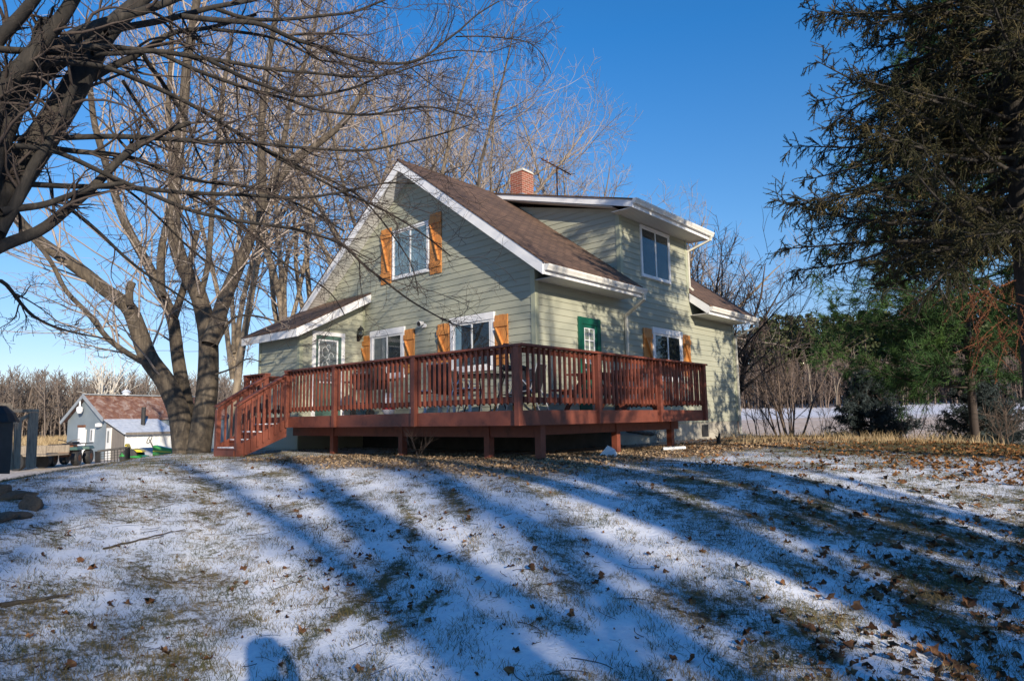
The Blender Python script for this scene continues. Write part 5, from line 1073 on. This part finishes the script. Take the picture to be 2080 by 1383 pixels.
def gquad(v0, v1, z0, z1, o, name, mat, par=None): return MB().hexa([sp3(-o, v0, z0), sp3(-.0, v0, z0), sp3(0, v1, z0), sp3(-o, v1, z0), sp3(-o, v0, z1), sp3(0, v0, z1), sp3(0, v1, z1), sp3(-o, v1, z1)]).build(name, M[mat], par or sh)
def vpx(px): return az_hit(px, K, ns)
def zpx(px, py, v): q = K + ns * v; return at(px, py, math.hypot(q[0] - CAM[0], q[1] - CAM[1]))[2]
v0, v1 = vpx(159.5), vpx(171); dr_ = gquad(v0, v1, zb, zpx(165, 868, v0), .06, 'door', 'white'); gquad(v0 - .05, v1 + .05, zpx(165, 868, v0) + .01, zpx(165, 865, v0) + .05, .09, 'door_head', 'rust')
v0, v1 = vpx(184), vpx(190.5); wn = gquad(v0, v1, zpx(187, 897, v0), zpx(187, 871, v0), .06, 'window', 'white'); gquad(v0 + .1, v1 - .1, zpx(187, 895, v0), zpx(187, 873, v0), .08, 'pane', 'blind', wn)
v0, v1 = vpx(217), vpx(226); wn = gquad(v0, v1, zb, zpx(221, 869, v0), .06, 'lean_to_door', 'whitesheet'); gquad(v0 + .15, v1 - .15, zb + 1.0, zpx(221, 875, v0), .08, 'pane', 'blind', wn)
v0 = vpx(167.5); q = sp3(-.25, v0, zpx(167, 835, v0)); yl = MB().lathe(q, [(.10, -.12), (.16, .0), (.16, .2), (.05, .28), (.03, .6)], 10).build('yard_light', M['white'], sh)
v0 = vpx(203); q = sp3(-.12, v0, zpx(203, 864, v0)); MB().lathe(q, [(.05, -.1), (.17, -.05), (.17, .1), (.05, .14)], 10).build('wall_light', M['white'], sh)
v0 = vpx(175); MB().tube([sp3(-.06, v0, zb), sp3(-.06, v0, zpx(175, 872, v0))], .05, 8).build('conduit', M['whitesheet'], sh)
u_ = LL - 1.2; MB().tube([sp3(u_, LW * .55, zl1), sp3(u_, LW * .55, zl0 + .65)], .11, 10).build('stove_pipe', M['blacksoft'], sh)
sn = MB(); sn.lathe(sp3(LEN * .28, mid, zr + .1), [(.20, 0), (.20, .18), (.27, .18), (.10, .34)], 10).build('roof_vent', M['tin'], sh)
# quad bike
def quad():
    p = at(143, 932, 36.0); z = hz(p[0], p[1]); r_ = empty('quad_bike', (0, 0, 0), 'muddy dark quad bike with racks parked by the shed door', 'quad bike')
    for sx in (-.42, .42):
        for sy in (-.62, .62):
            w_ = MB().lathe((sx - .12, sy, .31), [(.12, 0), (.27, .0), (.31, .05), (.31, .19), (.27, .24), (.12, .24)], 18, 0).build('wheel', M['blacksoft'], r_); MB().lathe((sx - .125, sy, .31), [(.03, 0), (.13, .0), (.13, .25), (.03, .25)], 10, 0).build('rim', M['rust'], w_)
    b = MB(); b.box((-.16, -.7, .35), (.16, .7, .62)); b.hexa([(-.2, -.25, .6), (.2, -.25, .6), (.2, .3, .6), (-.2, .3, .6), (-.13, -.2, .86), (.13, -.2, .86), (.13, .25, .80), (-.13, .25, .80)]); b.build('body', M['rust'], r_, bevel=.02)
    for s_ in (-1, 1): 
        f = MB(); f.hexa([(-.56, s_ * .32, .60), (.56, s_ * .32, .60), (.56, s_ * .95, .62), (-.56, s_ * .95, .62), (-.52, s_ * .36, .72), (.52, s_ * .36, .72), (.5, s_ * .88, .74), (-.5, s_ * .88, .74)]); f.build('fender', M['darkgreen'], r_, bevel=.02)
        k = MB()
        for i in range(5): k.tube([(-.45 + i * .225, s_ * .35, .84), (-.45 + i * .225, s_ * .98, .84)], .014, 6)
        k.tube([(-.45, s_ * .35, .84), (.45, s_ * .35, .84)], .014, 6); k.tube([(-.45, s_ * .98, .84), (.45, s_ * .98, .84)], .014, 6); k.tube([(-.3, s_ * .6, .7), (-.3, s_ * .6, .84)], .014, 6); k.tube([(.3, s_ * .6, .7), (.3, s_ * .6, .84)], .014, 6); k.build('rack', M['black'], r_)
    MB().tube([(-.38, -.28, 1.02), (-.15, -.36, .98), (0, -.38, .9), (.15, -.36, .98), (.38, -.28, 1.02)], .016, 7).build('handlebar', M['black'], r_)
    MB().box((-.12, -.1, .84), (.12, .55, .92)).build('seat', M['blacksoft'], r_, bevel=.03)
    r_.location = (p[0], p[1], z); r_.rotation_euler.z = math.atan2(_fh[1], _fh[0]) - 1.57 + .25; r_.scale = (1.12,) * 3
quad()
# flat trailer beyond the posts
p = at(48, 925, 34); z = hz(p[0], p[1]); tl = empty('trailer', (0, 0, 0), 'weathered flat trailer with low sides behind the timber posts', 'trailer')
MB().box((-1.4, -.7, .55), (1.4, .7, .62)).build('bed', M['woodgrey'], tl)
for s_ in (-.7, .7): MB().box((-1.4, s_ - .02, .64), (1.4, s_ + .02, .95)).build('side_board', M['woodgrey'], tl)
for s_ in (-.82, .62): w_ = MB().lathe((.3, s_, .32), [(.1, 0), (.32, 0), (.32, .2), (.1, .2)], 16, 1).build('wheel', M['blacksoft'], tl)
MB().bar((-1.4, 0, .5), (-2.4, 0, .45), .08, .08).build('drawbar', M['black'], tl)
tl.location = (p[0], p[1], z); tl.rotation_euler.z = math.atan2(_rh[1], _rh[0])
# weathered timber frame and black cabinet at the left edge
q0, q1 = onground(34, 945, 4, 60), onground(64, 945, 4, 60)
fp = empty('timber_frame', tuple(onground(50, 946, 4, 60)), 'weathered timber post frame with top beam and brace at the left edge', 'frame')
rr_ = 12.4
def tp_(px, py): return Vector(at(px, py, rr_))
for a, b, w2 in (((33, 952), (37, 848), .08), ((62, 950), (68, 838), .11)): MB().bar(tp_(*a), tp_(*b), w2, w2, up=(1, 0, 0)).build('post', M['woodgrey'], fp)
MB().bar(tp_(2, 834), tp_(79, 834), .10, .045).build('beam', M['woodgrey'], fp); MB().bar(tp_(20, 862), tp_(66, 840), .06, .05).build('brace', M['woodgrey'], fp); MB().bar(tp_(16, 822), tp_(16, 955), .11, .05, up=(1, 0, 0)).build('post', M['woodgrey'], fp); MB().bar(tp_(-40, 821), tp_(22, 821), .06, .03).build('rail', M['woodgrey'], fp)
rr_ = 11.2; kb = empty('smoker_cabinet', tuple(onground(2, 957, 4, 60)), 'black cabinet with a hooded top cut by the left frame edge', 'cabinet')
a, b = tp_(-45, 962), tp_(20, 962); top = tp_(20, 857).z; d_ = (b - a); n2 = Vector((d_.y, -d_.x, 0)).normalized() * -.35
MB().hexa([a, b, b + n2, a + n2, *[Vector((v.x, v.y, top)) for v in (a, b, b + n2, a + n2)]]).build('body', M['black'], kb)
hd = MB(); m0 = a.lerp(b, .45)
hd.tube([Vector((m0.x, m0.y, top)) + n2 * .5, Vector((m0.x, m0.y, top + .12)) + n2 * .5, Vector((m0.x, m0.y, top + .22)) + n2 * .5], [.26, .20, .10], 14); hd.build('hood', M['black'], kb)
# wire gate panel
rr_ = 21.5; gp = empty('wire_gate', tuple(onground(228, 934, 4, 60)), 'dark framed wire mesh gate panel standing on the lawn crest', 'gate')
c0, c1, c2, c3 = tp_(198, 940), tp_(259, 936), tp_(259, 908), tp_(198, 916)
f = MB(); f.bar(c0, c3, .12, .05, up=(1, 0, 0)); f.bar(c1, c2, .12, .05, up=(1, 0, 0)); f.bar(c3, c2, .07, .05); f.build('frame', M['woodgrey' if 0 else 'black'], gp)
m_ = MB()
for i in range(1, 9): m_.tube([c0.lerp(c1, i / 9), c3.lerp(c2, i / 9)], .009, 4)
for i in range(0, 5): m_.tube([c0.lerp(c3, .12 + i * .2), c1.lerp(c2, .12 + i * .2)], .009, 4)
m_.build('mesh', M['black'], gp)
# garden tractor, green and yellow
M['jgreen'] = rough_mat('tractor green', (.015, .20, .03), (.02, .27, .045), 3, .35, bs=0); M['jyellow'] = rough_mat('tractor yellow', (.70, .52, .02), (.8, .6, .04), 3, .4, bs=0)
p = at(303, 934, 24.5); z = at(303, 937, 24.5)[2] - .10; mt = empty('garden_tractor', (0, 0, 0), 'green garden tractor with yellow seat behind the lawn crest', 'tractor')
MB().hexa([(.15, -.22, .28), (.85, -.20, .24), (.85, .20, .24), (.15, .22, .28), (.15, -.20, .62), (.80, -.16, .46), (.80, .16, .46), (.15, .20, .62)]).build('hood', M['jgreen'], mt, bevel=.03)
MB().hexa([(.16, -.225, .42), (.7, -.205, .37), (.7, .205, .37), (.16, .225, .42), (.16, -.222, .46), (.7, -.20, .40), (.7, .20, .40), (.16, .222, .46)]).build('stripe', M['jyellow'], mt)
MB().hexa([(-.75, -.42, .30), (-.1, -.42, .22), (-.1, .42, .22), (-.75, .42, .30), (-.7, -.38, .42), (-.12, -.38, .28), (-.12, .38, .28), (-.7, .38, .42)]).build('rear_fender', M['jgreen'], mt, bevel=.02)
MB().hexa([(-.60, -.2, .42), (-.15, -.2, .40), (-.15, .2, .40), (-.6, .2, .42), (-.62, -.18, .52), (-.2, -.18, .48), (-.2, .18, .48), (-.62, .18, .52)]).build('seat', M['jyellow'], mt, bevel=.03); MB().hexa([(-.68, -.18, .5), (-.58, -.18, .5), (-.58, .18, .5), (-.68, .18, .5), (-.70, -.15, .68), (-.64, -.15, .68), (-.64, .15, .68), (-.70, .15, .68)]).build('seat_back', M['jyellow'], mt, bevel=.03)
MB().tube([(.12, 0, .5), (-.02, 0, .80)], .02, 8).build('steering_column', M['black'], mt); MB().tube([(-.02 + .05 * math.sin(a), .17 * math.cos(a), .80 + .13 * math.sin(a)) for a in np.linspace(0, 6.283, 17)], .012, 6).build('steering_wheel', M['black'], mt)
for x, y, r1 in ((-.5, -.40, .26), (-.5, .24, .26), (.6, -.32, .18), (.6, .18, .18)): w_ = MB().lathe((x, y, r1), [(r1 * .4, 0), (r1, .02), (r1, .14), (r1 * .4, .16)], 16, 1).build('wheel', M['blacksoft'], mt)
MB().box((-.1, -.5, .12), (.45, .5, .24)).build('mower_deck', M['jgreen'], mt, bevel=.02)
mt.location = (p[0], p[1], z); mt.rotation_euler.z = math.atan2(_rh[1], _rh[0]) + .2
# tarped mound behind it
g = np.random.default_rng(12); p = np.array(at(305, 925, 30)); nn = 22; V = []; 
for i in range(nn):
    for j in range(nn):
        u, v = i / (nn - 1) * 2 - 1, j / (nn - 1) * 2 - 1; h = max(0, (1 - abs(u) ** 2.5) * (1 - abs(v) ** 2)) ** .6; c = p[:2] + _rh * u * 1.25 + _fh * v * .8
        V.append((c[0], c[1], 0)); V[-1] = (c[0], c[1], hz(c[0], c[1]) - .02 + h * .85 + .05 * vnoise(np.array([u * 4 + 9]), np.array([v * 4]), 3)[0] * (h > 0))
Q = [[i * nn + j, (i + 1) * nn + j, (i + 1) * nn + j + 1, i * nn + j + 1] for i in range(nn - 1) for j in range(nn - 1)]
M['tarp'] = rough_mat('grey tarp', (.28, .28, .29), (.42, .42, .43), 4, .6, bs=.3)
tag(link('tarp', np_mesh('tarp', V, Q, M['tarp'], True)), 'grey tarp over a low heap in front of the white lean-to', 'tarp')

# ================================================================ the photographer, whose shadow falls on the snow
def photographer():
    hd_ = -np.array([CF[0], CF[1], 0]) / math.hypot(CF[0], CF[1]); rt_ = np.array([_rh[0], _rh[1], 0]); o_ = CAM + hd_ * .30 + rt_ * .36; gz_ = hz(o_[0], o_[1])
    root = empty('person', (o_[0], o_[1], gz_), 'photographer in dark winter clothes holding a camera up at eye level', 'person')
    def w(a, b, c): return (np.array([0, 0, 0]) + rt_ * a - hd_ * b + np.array([0, 0, c])) * 1.22
    H = CAM[2] - gz_ - 1.50
    J = {'pel': (0, 0, .90), 'sp': (0, 0, 1.10), 'ch': (0, 0, 1.28), 'nk': (0, .02, 1.40), 'hd': (0, .05, 1.52), 'ht': (0, .04, 1.62)}
    E = [('pel', 'sp'), ('sp', 'ch'), ('ch', 'nk'), ('nk', 'hd'), ('hd', 'ht')]; Rr = dict(pel=.17, sp=.16, ch=.20, nk=.085, hd=.125, ht=.11)
    for s_, n_ in ((-1, 'l'), (1, 'r')):
        J.update({n_ + 'hip': (s_ * .10, 0, .86), n_ + 'kn': (s_ * .12, .02, .47), n_ + 'an': (s_ * .13, -.01, .08), n_ + 'to': (s_ * .15, .17, .04), n_ + 'sh': (s_ * .19, 0, 1.34), n_ + 'el': (s_ * .16, .07, 1.10), n_ + 'wr': (s_ * .08, .14, 1.34), n_ + 'ha': (s_ * .06, .17, 1.43)})
        Rr.update({n_ + 'hip': .105, n_ + 'kn': .075, n_ + 'an': .055, n_ + 'to': .045, n_ + 'sh': .085, n_ + 'el': .058, n_ + 'wr': .04, n_ + 'ha': .038})
        E += [('pel', n_ + 'hip'), (n_ + 'hip', n_ + 'kn'), (n_ + 'kn', n_ + 'an'), (n_ + 'an', n_ + 'to'), ('ch', n_ + 'sh'), (n_ + 'sh', n_ + 'el'), (n_ + 'el', n_ + 'wr'), (n_ + 'wr', n_ + 'ha')]
        for k in range(5):
            a = n_ + 'f%d' % k; J[a] = (s_ * (.045 - .008 * (k == 4)), .19 + .004 * k, 1.40 + .022 * k); J[a + 'b'] = (s_ * .02, .205, 1.40 + .022 * k); Rr[a] = .010; Rr[a + 'b'] = .008; E += [(n_ + 'ha', a), (a, a + 'b')]
    ks = list(J); me = bpy.data.meshes.new('body'); me.from_pydata([tuple(w(*J[k])) for k in ks], [(ks.index(a), ks.index(b)) for a, b in E], [])
    me.materials.append(M['blacksoft']); o = link('body', me, root); sk_ = o.modifiers.new('skin', 'SKIN'); o.modifiers.new('sub', 'SUBSURF').levels = 1; o.modifiers['sub'].render_levels = 1
    for i, k in enumerate(ks): me.skin_vertices[0].data[i].radius = (Rr[k], Rr[k])
    me.skin_vertices[0].data[0].use_root = True
    cb_ = MB(); c = w(0, .19, 1.47); cb_.bar(c - rt_ * .065, c + rt_ * .065, .05, .085); cb_.xform(Matrix.Translation((o_[0], o_[1], gz_))); cb_.build('camera_body', M['black'], root)
try: photographer()
except Exception as ex: print('person failed', ex)
